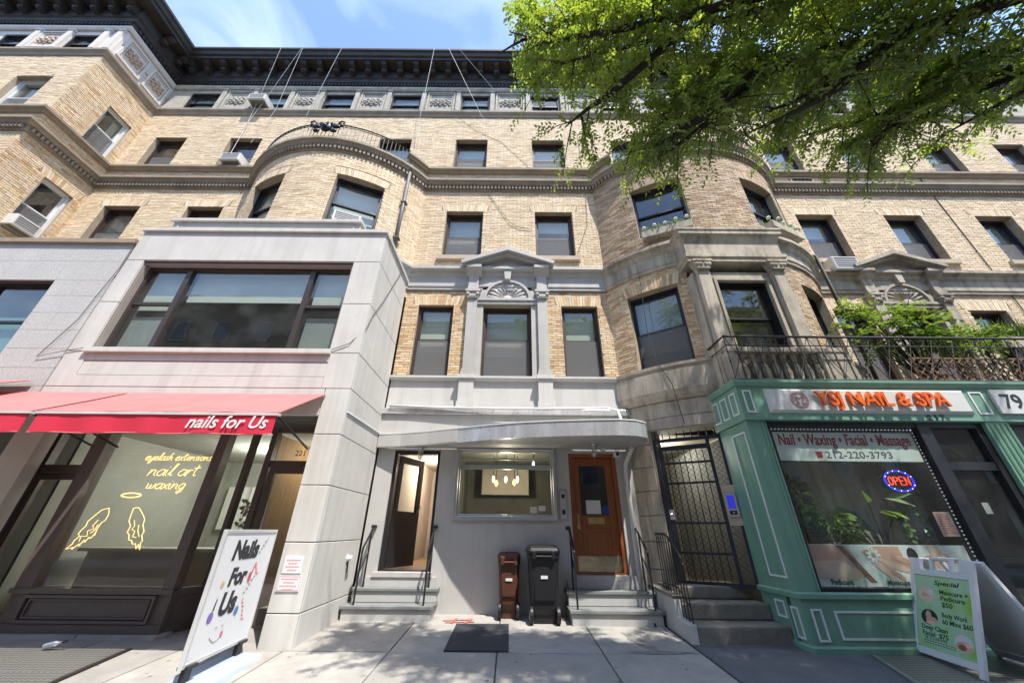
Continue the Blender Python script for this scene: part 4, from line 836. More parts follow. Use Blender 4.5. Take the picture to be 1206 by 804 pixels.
# ------------------------------------------------------------------ granite building
Gb = thing('granite_building', 'pale grey granite clad building front at the left edge', 'building', (-12, 6, 0))
gops = [(-13.5,-9.02,3.75,5.62)]
m = MB(); m.box(-18, -9.02, 5.76, 6.2, 5.62, 6.55); m.box(-9.02, -7.9, 5.76, 6.2, -.1, 6.55); m.box(-18, -9.02, 5.76, 6.2, -.1, 3.75); m.box(-18, -7.95, 5.9, 7.45, 6.4, 6.5); m.box(-7.98, -7.9, 5.9, 7.45, 3, 6.5); m.build('core', K['joint'], Gb)
z = 2.65; r_ = 0
rows = [2.65,3.1,3.42,3.75,4.12,4.5,4.87,5.25,5.62,6.1,6.56]
for a, b in zip(rows[:-1], rows[1:]):
    r_ += 1; xs = [-7.9]
    while xs[-1] > -14: xs.append(xs[-1] - (1.12 if len(xs) > 1 or r_ % 2 else .62))
    for p, q in zip(xs[1:], xs[:-1]):
        if 3.7 < (a+b)/2 < 5.63:
            if q <= -9.02: continue
            p = max(p, -9.02)
            if q - p < .05: continue
        MB().box(p+.003, q-.003, 5.72, 5.765, a+.003, b-.003).build('granite_slab', K['granite'], Gb)
m = MB(); m.box(-18, -7.88, 5.66, 6.2, 6.56, 6.66); m.build('coping', K['ledge'], Gb)
m = MB(); m.ring(-13.5, -9.02, 3.75, 5.62, .06, 5.86, 5.94); m.box(-10.3,-10.22,5.86,5.94,3.81,5.56); m.box(-13.4,-9.08,5.87,5.93,4.72,4.77); gwf = m.build('window', K['black'], Gb)
for a, b in ((-10.22,-9.08), (-13.4,-10.3)):
    for c, d in ((3.81,4.72), (4.77,5.56)): MB().box(a, b, 5.9, 5.908, c, d).build('pane', K['glass'], gwf)
m = MB(); m.box(-13.6, -8.95, 5.96, 7.4, 3.6, 5.7); m.f = [f for k, f in enumerate(m.f) if k != 2]; m.build('interior', K['dark'], Gb)
for k in range(16): MB().box(-10.2+k*.07, -10.14+k*.07, 5.98, 5.99, 3.8, 4.9).build('blind_slat', pm('green_blind', (.2,.36,.3), .7, .1, 3, 0) if k == 0 else bpy.data.materials['green_blind'], gwf)
# ------------------------------------------------------------------ standing banner sign
SM = Matrix.Translation((-3.06, 4.37, -.05)) @ Matrix.Rotation(R(95), 4, 'Z')
Sg = thing('standing_banner_sign', 'white standing sign lettered Nails For Us on a blue-grey base', 'sign', (-3.1, 4.95, -.04))
board = pm('white_sign_board', (.72,.72,.72), .5, .04, 3, .04, 20)
m = MB(); m.M = SM; m.box(.03, 1.09, -.012, .012, .23, 1.33); bd = m.build('board', board, Sg)
m = MB(); m.M = SM; m.ring(0, 1.12, .2, 1.36, .035, -.02, .02); m.build('frame', pm('silver_frame', (.6,.6,.59), .4, .08, 4, 0, metal=.3), Sg, bevel=.004)
for x in (.12, .98):
    m = MB(); m.M = SM; m.box(x-.05, x+.05, -.02, .02, .06, .2); m.box(x-.075, x+.075, -.05, .05, .19, .215); m.build('bracket', K['black'], Sg)
m = MB(); m.M = SM @ Matrix.Translation((.5, 0, 0)); m.add([(-.75,-.26,0),(.68,-.26,0),(.68,.26,0),(-.75,.26,0),(-.7,-.22,.06),(.62,-.22,.06),(.62,.22,.06),(-.7,.22,.06),(-.65,-.05,.085),(.58,-.05,.085),(.58,.05,.085),(-.65,.05,.085)],
    [(0,3,2,1),(0,1,5,4),(1,2,6,5),(2,3,7,6),(3,0,4,7),(4,5,9,8),(6,7,11,10),(8,9,10,11),(5,6,10,9),(7,4,8,11)]); m.build('base', pm('blue_grey_plastic_base', (.36,.42,.5), .5, .06, 3, .05, 40), Sg, bevel=.012)
ink = pm('black_marker', (.03,.03,.035), .6, .1, 5, 0); pink = pm('red_pink_marker', (.6,.1,.12), .6, .1, 5, 0)
for s, x, zz, w in (('Nails', .25, 1.07, .52), ('For', .33, .82, .34), ('Us', .3, .56, .3)):
    o = text(s, .24, SM @ T(x, -.014, zz), ink, bd, off=.012, ext=.001, fit=w, shear=.12)
for x, zz, ln, mt, rot, sd_ in ((.8, 1.1, .24, K['shadegrey'], 52, 1), (.79, 1.0, .17, pink, -50, 2), (.7, .7, .26, K['shadegrey'], 48, 3), (.73, .66, .26, pink, -62, 4)):
    q = random.Random(sd_); m = MB(); m.M = SM @ T(x, -.014, zz) @ Matrix.Rotation(R(-rot), 4, 'Y')      # illegible handwriting
    m.tube([(ln*i/16, 0, .018*math.sin(i*2.1)+q.uniform(-.01,.01)) for i in range(17)], .0035, 4); m.build('handwriting', mt, bd)
def disc(mb, M, x, z, rx, rz, y=-.015, n=14): mb.M = M; mb.poly([(x+rx*math.cos(2*math.pi*i/n), y, z+rz*math.sin(2*math.pi*i/n)) for i in range(n)])
m = MB(); disc(m, SM, .74, .86, .035, .055); m.poly([(.755,-.015,.9),(.785,-.015,1.0),(.8,-.015,.99),(.78,-.015,.89)]); m.build('red_polish_drawing', pink, bd)
m = MB(); disc(m, SM, .2, .56, .045, .05); m.build('violet_polish_drawing', pm('violet_marker', (.22,.14,.42), .6, .1, 4, 0), bd)
m = MB(); m.M = SM; m.poly([(.2,-.0155,.62),(.22,-.0155,.72),(.235,-.0155,.71),(.225,-.0155,.61)]); m.build('brush_drawing', ink, bd)
m = MB(); disc(m, SM, .66, .55, .04, .045); m.build('blue_polish_drawing', pm('blue_marker', (.1,.22,.45), .6, .1, 4, 0), bd)
m = MB(); disc(m, SM, .24, .84, .03, .03); m.build('orange_drawing', pm('orange_marker', (.6,.4,.2), .6, .1, 4, 0), bd)
m = MB(); m.M = SM; m.tube([(.3+.03*i, -.014, .38-.05*math.sin(math.pi*i/7)) for i in range(8)], .004, 4); m.tube([(.36,-.014,.46),(.37,-.014,.45)], .008, 4); m.tube([(.47,-.014,.46),(.48,-.014,.45)], .008, 4); m.build('smile_drawing', K['shadegrey'], bd)
m = MB(); disc(m, SM, .5, .37, .028, .03); m.build('pink_drawing', pink, bd)
# plaques on the pier
wh = pm('white_plaque', (.68,.68,.67), .5, .04, 3, 0); rt_ = pm('faded_red_print', (.62,.25,.28), .6, .1, 5, 0)
for i, (x0, x1, z0, z1) in enumerate(((-3.05,-2.80,.80,.99), (-3.07,-2.77,.60,.775))):
    t = thing('wall_plaque', ['upper white plaque with faded red print on the stone pier','lower white plaque with faded red print on the stone pier'][i], 'plaque', ((x0+x1)/2, 5.7, z0), 'plaques on the pier')
    MB().box(x0, x1, 5.685, 5.7, z0, z1).build('plate', wh, t)
    if i: MB().ring(x0+.01, x1-.01, z0+.01, z1-.01, .005, 5.683, 5.685).build('border', rt_, t)
    pr = MB()
    for k in range(4):
        w = (x1-x0)*(.75 if k % 2 == 0 else .5); zz = z1-.05-k*.038
        for q in range(9):   # rows of print faded past reading
            xa = (x0+x1)/2-w/2+w*q/9; pr.box(xa, xa+w/12, 5.6835, 5.685, zz, zz+.016)
    pr.build('faded_print', rt_, t)
# hose outlet on the annex side, door camera by the shop
t = thing('hose_outlet', 'white round hose outlet on the side of the stone annex', 'pipe fitting', (-2.66, 6.95, .8)); m = MB(); m.M = T(-2.7,6.95,.9) @ Matrix.Rotation(R(90), 4, 'Y'); m.lathe([(.055,0),(.055,.015),(.035,.02),(.035,.06),(.045,.065),(.045,.08),(.01,.08)], (0,0,0), 12); m.build('spout', K['white'], t)
m = MB(); m.tube([(-2.68,6.95,.86),(-2.67,6.96,.7)], .012, 6); m.build('tail', K['black'], t)
t = thing('shop_camera', 'small round camera on the pier by the shop door', 'camera', (-3.15, 5.95, 2.48)); MB().tube([(-3.12,5.95,2.5),(-3.2,5.93,2.5)], .03, 10).build('body', K['white'], t); MB().ball((-3.21,5.92,2.48), .035, 8, 5).build('lens', K['black'], t)
# ------------------------------------------------------------------ green nail and spa shopfront
Gs = thing('green_shopfront', 'green painted nail and spa shopfront with white beaded panels', 'shopfront', (6, 5.8, 0))
GY = 5.72; GM = K['green']; GW = K['greenwhite']
m = MB(); m.box(3.8, 6.62, GY, GY+.2, -.1, .6); m.box(3.8, 4.12, GY, 6.0, .6, 2.95); m.box(3.8, 4.0, 6.0, 6.55, -.1, 2.95); m.box(7.62, 8.0, GY-.04, GY+.3, -.1, 2.95); m.build('body', GM, Gs, bevel=.01)
m = MB(); m.box(3.76, 14, GY-.06, 6.6, 2.93, 3.56); m.build('fascia', GM, Gs, bevel=.012)
m = MB(); sweep(m, [(3.76,6.6),(3.76,GY-.06),(14,GY-.06)], [(0,3.5),(.03,3.5),(.06,3.56),(.06,3.6),(-.3,3.61),(-.3,3.5)]); m.build('fascia_cap', GM, Gs)
m = MB(); m.box(3.9, 14, 5.75, 7.4, 3.561, 3.6); m.build('roof', K['joint'], Gs)
m = MB(); sweep(m, [(3.8,6.55),(3.8,GY),(6.62,GY)], [(0,.57),(.04,.57),(.04,.62),(0,.64)]); m.build('sill_moulding', GM, Gs)
m = MB(); sweep(m, [(3.8,6.55),(3.8,GY),(6.62,GY)], [(0,-.1),(.03,-.1),(.03,.06),(0,.08)]); m.build('skirting', GM, Gs)
def bead(x0, x1, z0, z1, t=.022): MB().ring(x0, x1, z0, z1, t, GY-.012, GY+.001).build('panel_beading', GW, Gs)
def beads(y0, y1, z0, z1, x, t=.022):
    m = MB(); m.M = Matrix.Translation((x, 0, 0)) @ Matrix.Rotation(R(-90), 4, 'Z'); m.ring(-y1, -y0, z0, z1, t, -.012, .001); m.build('panel_beading', GW, Gs)
bead(4.2, 6.4, .14, .44); bead(3.9, 4.04, .12, .46)
beads(5.8, 5.94, .12, .46, 3.8); beads(6.05, 6.25, .3, .5, 3.8); beads(5.82, 6.2, .78, 2.78, 3.8)
for a, b in ((6.3, 6.5), (6.02, 6.22), (5.74, 5.92)): beads(a, b, 3.05, 3.42, 3.76)
m = MB(); m.ring(3.84, 3.98, 3.05, 3.43, .022, GY-.072, GY-.059); m.build('panel_beading', GW, Gs)
m = MB(); m.ring(7.6, 7.82, 3.05, 3.43, .022, GY-.072, GY-.059); m.build('panel_beading', GW, Gs)
for x in (7.68, 7.77, 7.86, 7.95): MB().tube([(x,GY-.04,.1),(x,GY-.04,2.9)], .022, 6).build('flute', GM, Gs)
for x in (4.05, 4.1): MB().tube([(x,GY,.65),(x,GY,2.92)], .014, 6).build('flute', GM, Gs)
# sign board and letters
m = MB(); m.add([(4.2,GY-.06,3.05),(7.52,GY-.06,3.05),(7.52,GY-.06,3.46),(4.2,GY-.06,3.46),(4.25,GY-.1,3.09),(7.47,GY-.1,3.09),(7.47,GY-.1,3.42),(4.25,GY-.1,3.42)],[(4,5,6,7),(0,1,5,4),(1,2,6,5),(2,3,7,6),(3,0,4,7)]); sbd = m.build('sign_board', pm('grey_white_sign_board', (.6,.6,.57), .45, .06, 2, .03, 30), Gs)
text('YSJ NAIL & SPA', .27, T(4.98, GY-.135, 3.16), pm('orange_letters', (.72,.13,.015), .4, .06, 3, 0), sbd, off=.003, ext=.02, fit=2.15, vfit=1.25)
red = pm('dark_red_print', (.42,.02,.025), .5, .08, 3, 0)
m = MB(); n = 28
for r0, r1 in ((.125,.14), (.1,.112)):
    v = []; 
    for i in range(n):
        w = 2*math.pi*i/n
        for r in (r0, r1): v.append((4.72+r*1.05*math.cos(w), GY-.105, 3.255+r*math.sin(w)))
    m.add(v, [(2*i, 2*i+1, (2*i+3) % (2*n), (2*i+2) % (2*n)) for i in range(n)])
for s, dx in ((1, -.035), (-1, .035)):      # twin curled emblem
    m.tube([(4.72+dx+s*.028*math.cos(w), GY-.105, 3.275+.03*math.sin(w)) for w in [i*.7 for i in range(7)]] + [(4.72+dx+s*.01, GY-.105, 3.2), (4.72+dx-s*.03, GY-.105, 3.19)], .008, 5)
m.build('round_emblem', pm('faded_red_emblem', (.5,.2,.2), .5, .1, 4, 0), sbd)
text('217', .1, T(6.72, GY-.064, 2.955), K['black'], Gs, off=.004, ext=.003, fit=.28, vfit=1.1, space=1.5)
m = MB(); m.box(7.94, 12, GY-.1, GY-.06, 3.06, 3.46); s2 = m.build('sign_board', bpy.data.materials['grey_white_sign_board'], Gs)
text('79-', .34, T(8.04, GY-.104, 3.15), K['black'], s2, off=.003, ext=.003)
# windows
m = MB(); m.box(4.12, 4.17, GY+.03, GY+.13, .64, 2.93); m.box(4.17, 6.56, GY+.03, GY+.13, 2.85, 2.93); m.box(4.17, 6.56, GY+.03, GY+.13, .62, .68); m.box(6.56, 6.76, GY+.02, GY+.16, -.05, 2.93); gwf = m.build('window', K['black'], Gs)
MB().box(4.17, 6.56, GY+.08, GY+.088, .68, 2.85).build('pane', K['shopglass'], gwf)
m = MB(); m.box(6.76, 7.62, GY+.02, GY+.16, 2.85, 2.93); m.box(6.76, 7.5, GY+.03, GY+.15, 2.2, 2.32); m.box(7.5, 7.62, GY+.02, GY+.16, -.05, 2.85); m.box(6.76, 7.5, GY+.05, GY+.13, -.02, .2); m.box(6.76,7.5,GY+.05,GY+.13,.98,1.04); gd = m.build('door', K['black'], Gs)
for a, b in ((.2,.98), (1.04,2.2), (2.32,2.85)): MB().box(6.76, 7.5, GY+.08, GY+.088, a, b).build('pane', K['shopglass'], gd)
MB().box(7.02, 7.12, GY+.1, GY+.104, 1.6, 1.75).build('paper_notice', K['white'], gd)
m = MB(); m.box(8.0, 14, GY+.1, GY+.16, -.1, 2.93); m.build('neighbour_window', K['black'], Gs); m = MB(); m.box(8.1, 14, GY+.05, GY+.058, .5, 2.7); m.build('pane', K['shopglass'], Gs)
m = MB(); m.box(4.02, 7.6, GY+.2, 9.5, .02, 2.92); m.f = [f for k, f in enumerate(m.f) if k != 2]; gi = m.build('interior', pm('spa_room_wall', (.11,.11,.1), .85, .2, 1.5, 0), Gs)
m = MB(); m.box(5.0, 5.5, 7.4, 7.5, .1, 2.9); m.build('column', pm('pale_column', (.4,.38,.36), .8, .1, 2, 0), gi)
m = MB(); 
for i in range(40): m.ball((4.2+i*.06, GY+.12, 2.83), .012, 5, 3)
for i in range(40): m.ball((6.54, GY+.12, 2.83-i*.052), .012, 5, 3)
for i in range(38): m.ball((4.22+i*.06, GY+.12, .7), .01, 5, 3)
stuff(m.build('bead_light_string', emit('small_white_leds', (.8,.85,1), .12), gwf))
# banner in the window
t = thing('window_banner', 'pale window banner lettered Nail Waxing Facial Massage with phone number', 'banner', (5.4, GY+.12, 2.33))
pale = pm('pale_blue_print', (.78,.83,.82), .5, .04, 2, 0)
MB().box(4.24, 6.5, GY+.115, GY+.12, 2.33, 2.78).build('sheet', pale, t); MB().ring(4.22, 6.52, 2.31, 2.8, .02, GY+.11, GY+.122).build('border', K['black'], t)
text('Nail • Waxing • Facial • Massage', .17, T(4.3, GY+.112, 2.58), red, t, off=.004, ext=.001, fit=2.12, vfit=1.45, shear=.1)
text('212-220-3793', .14, T(4.98, GY+.112, 2.38), pm('dark_grey_print', (.12,.1,.1), .6, .05, 3, 0), t, ext=.001, fit=1.05, vfit=1.05)
m = MB(); m.box(4.84, 4.93, GY+.11, GY+.113, 2.385, 2.44); m.box(4.83, 4.94, GY+.11, GY+.113, 2.45, 2.475); m.box(4.86, 4.91, GY+.11, GY+.113, 2.44, 2.455); m.build('telephone_symbol', red, t)
# poster strip
t = thing('window_poster', 'photo strip of feet hands and massage along the bottom of the spa window', 'poster', (5.3, GY+.12, .69))
MB().box(4.19, 6.45, GY+.115, GY+.12, .69, 1.19).build('sheet', pale, t)
skin = pm('printed_skin', (.66,.38,.28), .6, .12, 6, 0); skin2 = pm('printed_light_skin', (.76,.52,.42), .6, .1, 6, 0); wd_ = pm('printed_brown', (.25,.12,.05), .6, .25, 6, 0); hair = pm('printed_hair', (.03,.02,.018), .6, .2, 6, 0)
def flat(name, pts, mat, lay, par=t):
    MB().poly([(x, GY+.115-.0008*lay, z) for x, z in pts]).build(name, mat, par)
def capsule(x0, z0, x1, z1, r0, r1, n=7):
    a = math.atan2(z1-z0, x1-x0); return [(x0+r0*math.cos(a+math.pi/2+math.pi*i/n), z0+r0*math.sin(a+math.pi/2+math.pi*i/n)) for i in range(n+1)] + [(x1+r1*math.cos(a-math.pi/2+math.pi*i/n), z1+r1*math.sin(a-math.pi/2+math.pi*i/n)) for i in range(n+1)]
flat('printed_leg', [(4.2,1.18),(4.75,1.18),(4.95,.82),(4.8,.78),(4.22,.98)], skin, 1); flat('printed_foot', [(4.2,.98),(4.6,1.0),(4.8,.9),(4.78,.76),(4.25,.78)], skin2, 2)
for k in range(5): flat('printed_toe', capsule(4.3+.09*k, .86, 4.31+.09*k, .79, .035, .03), skin2, 3)
flat('printed_tray', [(4.62,1.18),(4.7,1.18),(5.02,.74),(4.93,.74)], wd_, 4)
flat('printed_palm', [(4.95,1.1),(5.15,1.17),(5.5,1.17),(5.52,1.05),(5.35,.95),(5.1,.93)], skin, 2)
for k, (x, z, x1, z1) in enumerate(((5.25,1.0,5.62,.9), (5.2,.98,5.58,.86), (5.15,.96,5.4,.79), (5.12,.95,5.28,.77), (5.4,1.05,5.66,.94))): flat('printed_finger', capsule(x, z, x1, z1, .045, .028), skin2 if k % 2 else skin, 3+k)
for k in range(9):
    w = 2*math.pi*k/9; flat('printed_petal', capsule(5.1+.025*math.cos(w), 1.06+.025*math.sin(w), 5.1+.085*math.cos(w), 1.06+.085*math.sin(w), .015, .02, 4), K['white'], 9)
flat('printed_head', [(5.66+.075*math.cos(i*.6), 1.07+.09*math.sin(i*.6)) for i in range(10)], hair, 5); flat('printed_back', [(5.68,.98),(5.85,1.06),(6.1,1.1),(6.3,.95),(6.2,.84),(5.8,.86)], skin, 4); flat('printed_arm', [(5.9,1.18),(6.06,1.18),(6.12,1.02),(5.95,1.0)], skin2, 5); flat('printed_towel', [(6.1,.95),(6.4,1.0),(6.44,.8),(6.15,.78)], K['shade'], 6)
dgp = pm('dark_green_print', (.02,.1,.06), .6, .05, 3, 0)
for s, x, w in (('Pedicure', 4.38, .3), ('Manicure', 5.15, .3), ('Body Work', 5.72, .34)): text(s, .07, T(x, GY+.107, .715), dgp, t, ext=.0005, off=.002, fit=w)
# red price notice
t = thing('price_notice', 'small red and white notice taped inside the spa window', 'notice', (6.33, GY+.11, 1.3)); MB().box(6.22, 6.46, GY+.1, GY+.104, 1.3, 1.62).build('sheet', pm('pinkish_paper', (.55,.4,.37), .6, .06, 4, 0), t)
m = MB(); 
for k in range(9): m.box(6.25, 6.43-.03*(k % 3), GY+.0985, GY+.1, 1.34+k*.03, 1.352+k*.03)
m.build('faded_print', pm('pale_red_print', (.45,.12,.1), .6, .05, 3, 0), t)
# open sign
t = thing('open_sign', 'oval blue and red lit neon OPEN sign in the spa window', 'neon sign', (6.16, GY+.3, 1.85))
cx, cz = 6.15, 2.07
MB().prism([(cx+.24*math.cos(i*math.pi/14), cz+.165*math.sin(i*math.pi/14)) for i in range(28)], GY+.31, GY+.33, 'y').build('back_plate', K['black'], t)
blue = emit('blue_led', (.03,.04,.9), .55); redn = emit('red_led', (1,.08,.03), .8)
MB().tube([(cx+.225*math.cos(i*math.pi/20), GY+.3, cz+.15*math.sin(i*math.pi/20)) for i in range(41)], .014, 6).build('blue_ring', blue, t)
for k, c in enumerate('OPEN'):
    x = cx-.17+k*.088; w = .062; h = .12; z = cz-.06
    P_ = {'O': [[(.5+.5*math.cos(i*.45), .5+.5*math.sin(i*.45)) for i in range(15)]], 'P': [[(0,0),(0,1),(.8,.95),(.95,.7),(.8,.5),(0,.48)]], 'E': [[(1,0),(0,0),(0,1),(1,1)],[(0,.5),(.8,.5)]], 'N': [[(0,0),(0,1),(1,0),(1,1)]]}[c]
    m = MB()
    for pl in P_: m.tube([(x+a*w, GY+.295, z+b*h) for a, b in pl], .007, 5)
    m.build('neon_letter', redn, t)
m = MB()
for k in range(6):
    for s in (1, -1): w = math.pi*(k+1)/7*s; m.ball((cx+.225*math.cos(w), GY+.287, cz+.15*math.sin(w)), .009, 5, 3)
m.build('white_leds', emit('white_led', (.9,.95,1), .9), t)
# ------------------------------------------------------------------ iron gate
g0 = Vector((2.8, 7.17, 0)); g1 = Vector((3.84, 6.58, 0)); gl = (g1-g0).length; GMx = Matrix.Translation(g0) @ Matrix.Rotation(math.atan2(g1.y-g0.y, g1.x-g0.x), 4, 'Z')
Ga = thing('iron_entrance_gate', 'dark iron entrance gate with bars and wire mesh beside the green shop', 'gate', (3.3, 6.9, .55))
def gpart(name, f, mat='navy', par=None):
    m = MB(); m.M = GMx; f(m); return m.build(name, K[mat] if isinstance(mat, str) else mat, par or Ga)
gpart('frame', lambda m: m.ring(0, gl, .56, 2.92, .06, -.03, .03)); gpart('door_stile', lambda m: m.box(.92, .98, -.03, .03, .62, 2.86)); gpart('door_stile', lambda m: m.box(.07, .15, -.025, .025, .62, 2.78))
gpart('door_rail', lambda m: m.box(.151, .919, -.025, .025, 2.7, 2.78))
for z in (1.0, 1.45, 2.1, 2.45): gpart('cross_rail', lambda m: m.box(.151, .919, -.015, .015, z, z+.035))
for i in range(7): gpart('bar', lambda m: m.tube([(.2+i*.105, .0, .6), (.2+i*.105, 0, 2.72)], .009, 5), 'iron')
for i in range(9): gpart('spike', lambda m: m.tube([(.06+i*.13, 0, 2.9), (.06+i*.13, 0, 3.02), (.06+i*.13, 0, 3.07)], [.01, .01, .002], 5), 'iron')
def wmesh(m):
    for x0, x1, z0, z1 in ((.16,.91,.66,2.68), (.99,gl-.07,.66,1.42), (.99,gl-.07,2.05,2.84)):
        w = x1-x0
        n = int((z1-z0)/.09)
        for k in range(-int(w/.09), n):
            z = z0+k*.09
            for s in (0, 1):
                a, b = max(0, (z0-z)), min(w, z1-z)
                if b <= a: continue
                p = [(x0+a if not s else x1-a, .012, z+a), (x0+b if not s else x1-b, .012, z+b)]; m.tube(p, .0035, 3, False)
stuff(gpart('wire_mesh', wmesh, 'iron'))
gpart('lock', lambda m: (m.box(.08, .16, -.04, .04, 1.52, 1.68), m.ball((.11,-.06,1.6), .028, 8, 5)), 'alu'); gpart('hinge_plate', lambda m: m.box(-.05, -.01, -.04, .0, 1.5, 1.85), 'alu')
t = thing('gate_phone', 'grey entry phone with blue screen on the gate strip', 'entry phone', (3.72, 6.62, 1.45))
def gp2(name, f, mat):
    m = MB(); m.M = GMx; f(m); return m.build(name, mat, t)
gp2('backplate', lambda m: m.box(.99, 1.18, -.05, -.031, 1.43, 2.05), K['sillstone']); gp2('housing', lambda m: m.box(1.0, 1.17, -.09, -.05, 1.56, 1.92), K['alu'])
gp2('screen', lambda m: m.box(1.03, 1.14, -.094, -.09, 1.68, 1.88), emit('blue_screen', (.03,.03,.5), .25)); gp2('keypad', lambda m: m.box(1.03, 1.14, -.094, -.09, 1.59, 1.65), K['black']); gp2('button', lambda m: m.ball((1.09,-.095,1.62), .012, 6, 4), K['white'])
# ------------------------------------------------------------------ stoops, rails
gz = lambda y: .045*(y-5.7)
def step(x0, x1, y0, y1, z0, z1, t, mt, nose, par):
    MB().box(x0, x1, y0, y1, z0, z1-t).build('riser', mt, par, bevel=.006); MB().box(x0-nose, x1+nose, y0-nose, y1, z1-t+.001, z1).build('tread', K['slate'], par, bevel=.008)
pw = pm('pale_painted_riser', (.42,.42,.4), .7, .08, 3, .1, 40, grime=.4, gcol=(.2,.19,.17), gscale=2)
t = thing('entrance_steps', 'grey steps below the open black door', 'steps', (-2, 7.2, .06), 'entrance steps')
step(-2.66, -1.25, 7.0, 7.46, -.05, .255, .05, pw, .03, t); step(-2.64, -1.23, 7.27, 7.46, .26, .46, .05, pw, .025, t); MB().box(-2.5,-1.28,7.4,7.459,.462,.6).build('riser', K['paint'], t)
t = thing('entrance_steps', 'grey steps below the wooden door', 'steps', (1.7, 7.2, .05), 'entrance steps')
step(.96, 2.36, 6.82, 7.46, -.05, .25, .05, pw, .03, t); step(.96, 2.36, 7.12, 7.46, .255, .46, .05, pw, .025, t); MB().box(1.0,2.36,7.37,7.459,.462,.58).build('riser', K['paint'], t)
MB().box(2.2, 2.22, 6.79, 6.82, .06, .1).build('drain_stub', K['black'], t)
t = thing('stone_stoop', 'worn brown stone steps leading up to the iron gate', 'steps', (3.2, 6.4, 0))
for y0, z0, z1 in ((6.05,-.05,.21), (6.4,.212,.41), (6.75,.412,.58)):
    m = MB(); n = 8
    x0, x1 = 2.52, 3.8
    m.box(x0, x1, y0, 7.5, z0, z1); m.build('step', K['oldstep'], t, bevel=.025, seg=3)
t = thing('cheek_wall', 'low whitewashed wall between the wooden door steps and the stone stoop', 'wall', (2.47, 6.7, 0)); m = MB(); m.prism([(6.03,-.05),(7.45,-.05),(7.45,.5),(6.42,.46),(6.41,.25),(6.03,.22)], 2.41, 2.52, 'x'); m.build('wall', K['paint'], t, bevel=.01); m = MB(); m.prism([(6.42,.461),(7.45,.501),(7.45,.54),(6.40,.5)], 2.4, 2.54, 'x'); m.build('coping', K['oldstep'], t)
def handrail(x, y0, y1, zb0, zb1, lab):
    t = thing('step_handrail', lab, 'handrail', (x, y1, zb0), 'black handrails of the entrance steps')
    r = .016
    MB().tube([(x,7.42,1.38),(x,y1+.14,1.37),(x,y1+.08,1.36),(x,y0+.02,1.06),(x,y0,1.02),(x,y0,.98)], .02, 6).build('top_rail', K['black'], t)
    MB().tube([(x,y0,zb0),(x,y0,1.03)], r, 6).build('post', K['black'], t); MB().tube([(x,y1,zb1),(x,y1,1.33)], r, 6).build('post', K['black'], t); MB().tube([(x,y1,.98),(x,y0,.68)], .011, 6).build('mid_rail', K['black'], t)
    MB().box(x-.04,x+.04,7.38,7.458,1.35,1.4).build('wall_plate', K['black'], t)
handrail(-2.5, 7.03, 7.33, .255, .46, 'black handrail left of the open black door steps'); handrail(-1.38, 7.03, 7.33, .255, .46, 'black handrail right of the open black door steps')
handrail(1.06, 6.86, 7.2, .25, .46, 'black handrail left of the wooden door steps'); handrail(2.27, 6.86, 7.2, .25, .46, 'black handrail right of the wooden door steps')
t = thing('iron_stair_railing', 'rusty black iron railing with close bars beside the stone stoop', 'railing', (2.5, 6.5, .3))
top = [(2.5,7.0,1.3),(2.5,6.55,1.3),(2.5,6.42,1.22),(2.5,6.12,1.0),(2.5,6.08,.9)]
MB().tube(top, .02, 6).build('top_rail', K['iron'], t); MB().tube([(2.5,6.98,.6),(2.5,6.4,.6),(2.5,6.1,.42)], .012, 6).build('bottom_rail', K['iron'], t)
for i in range(10):
    y = 6.98-.1*i; zt = 1.3 if y > 6.55 else 1.3-(6.55-y)*.63; MB().tube([(2.5,y,.5 if y > 6.4 else .22),(2.5,y,zt)], .009, 5).build('bar', K['iron'], t)
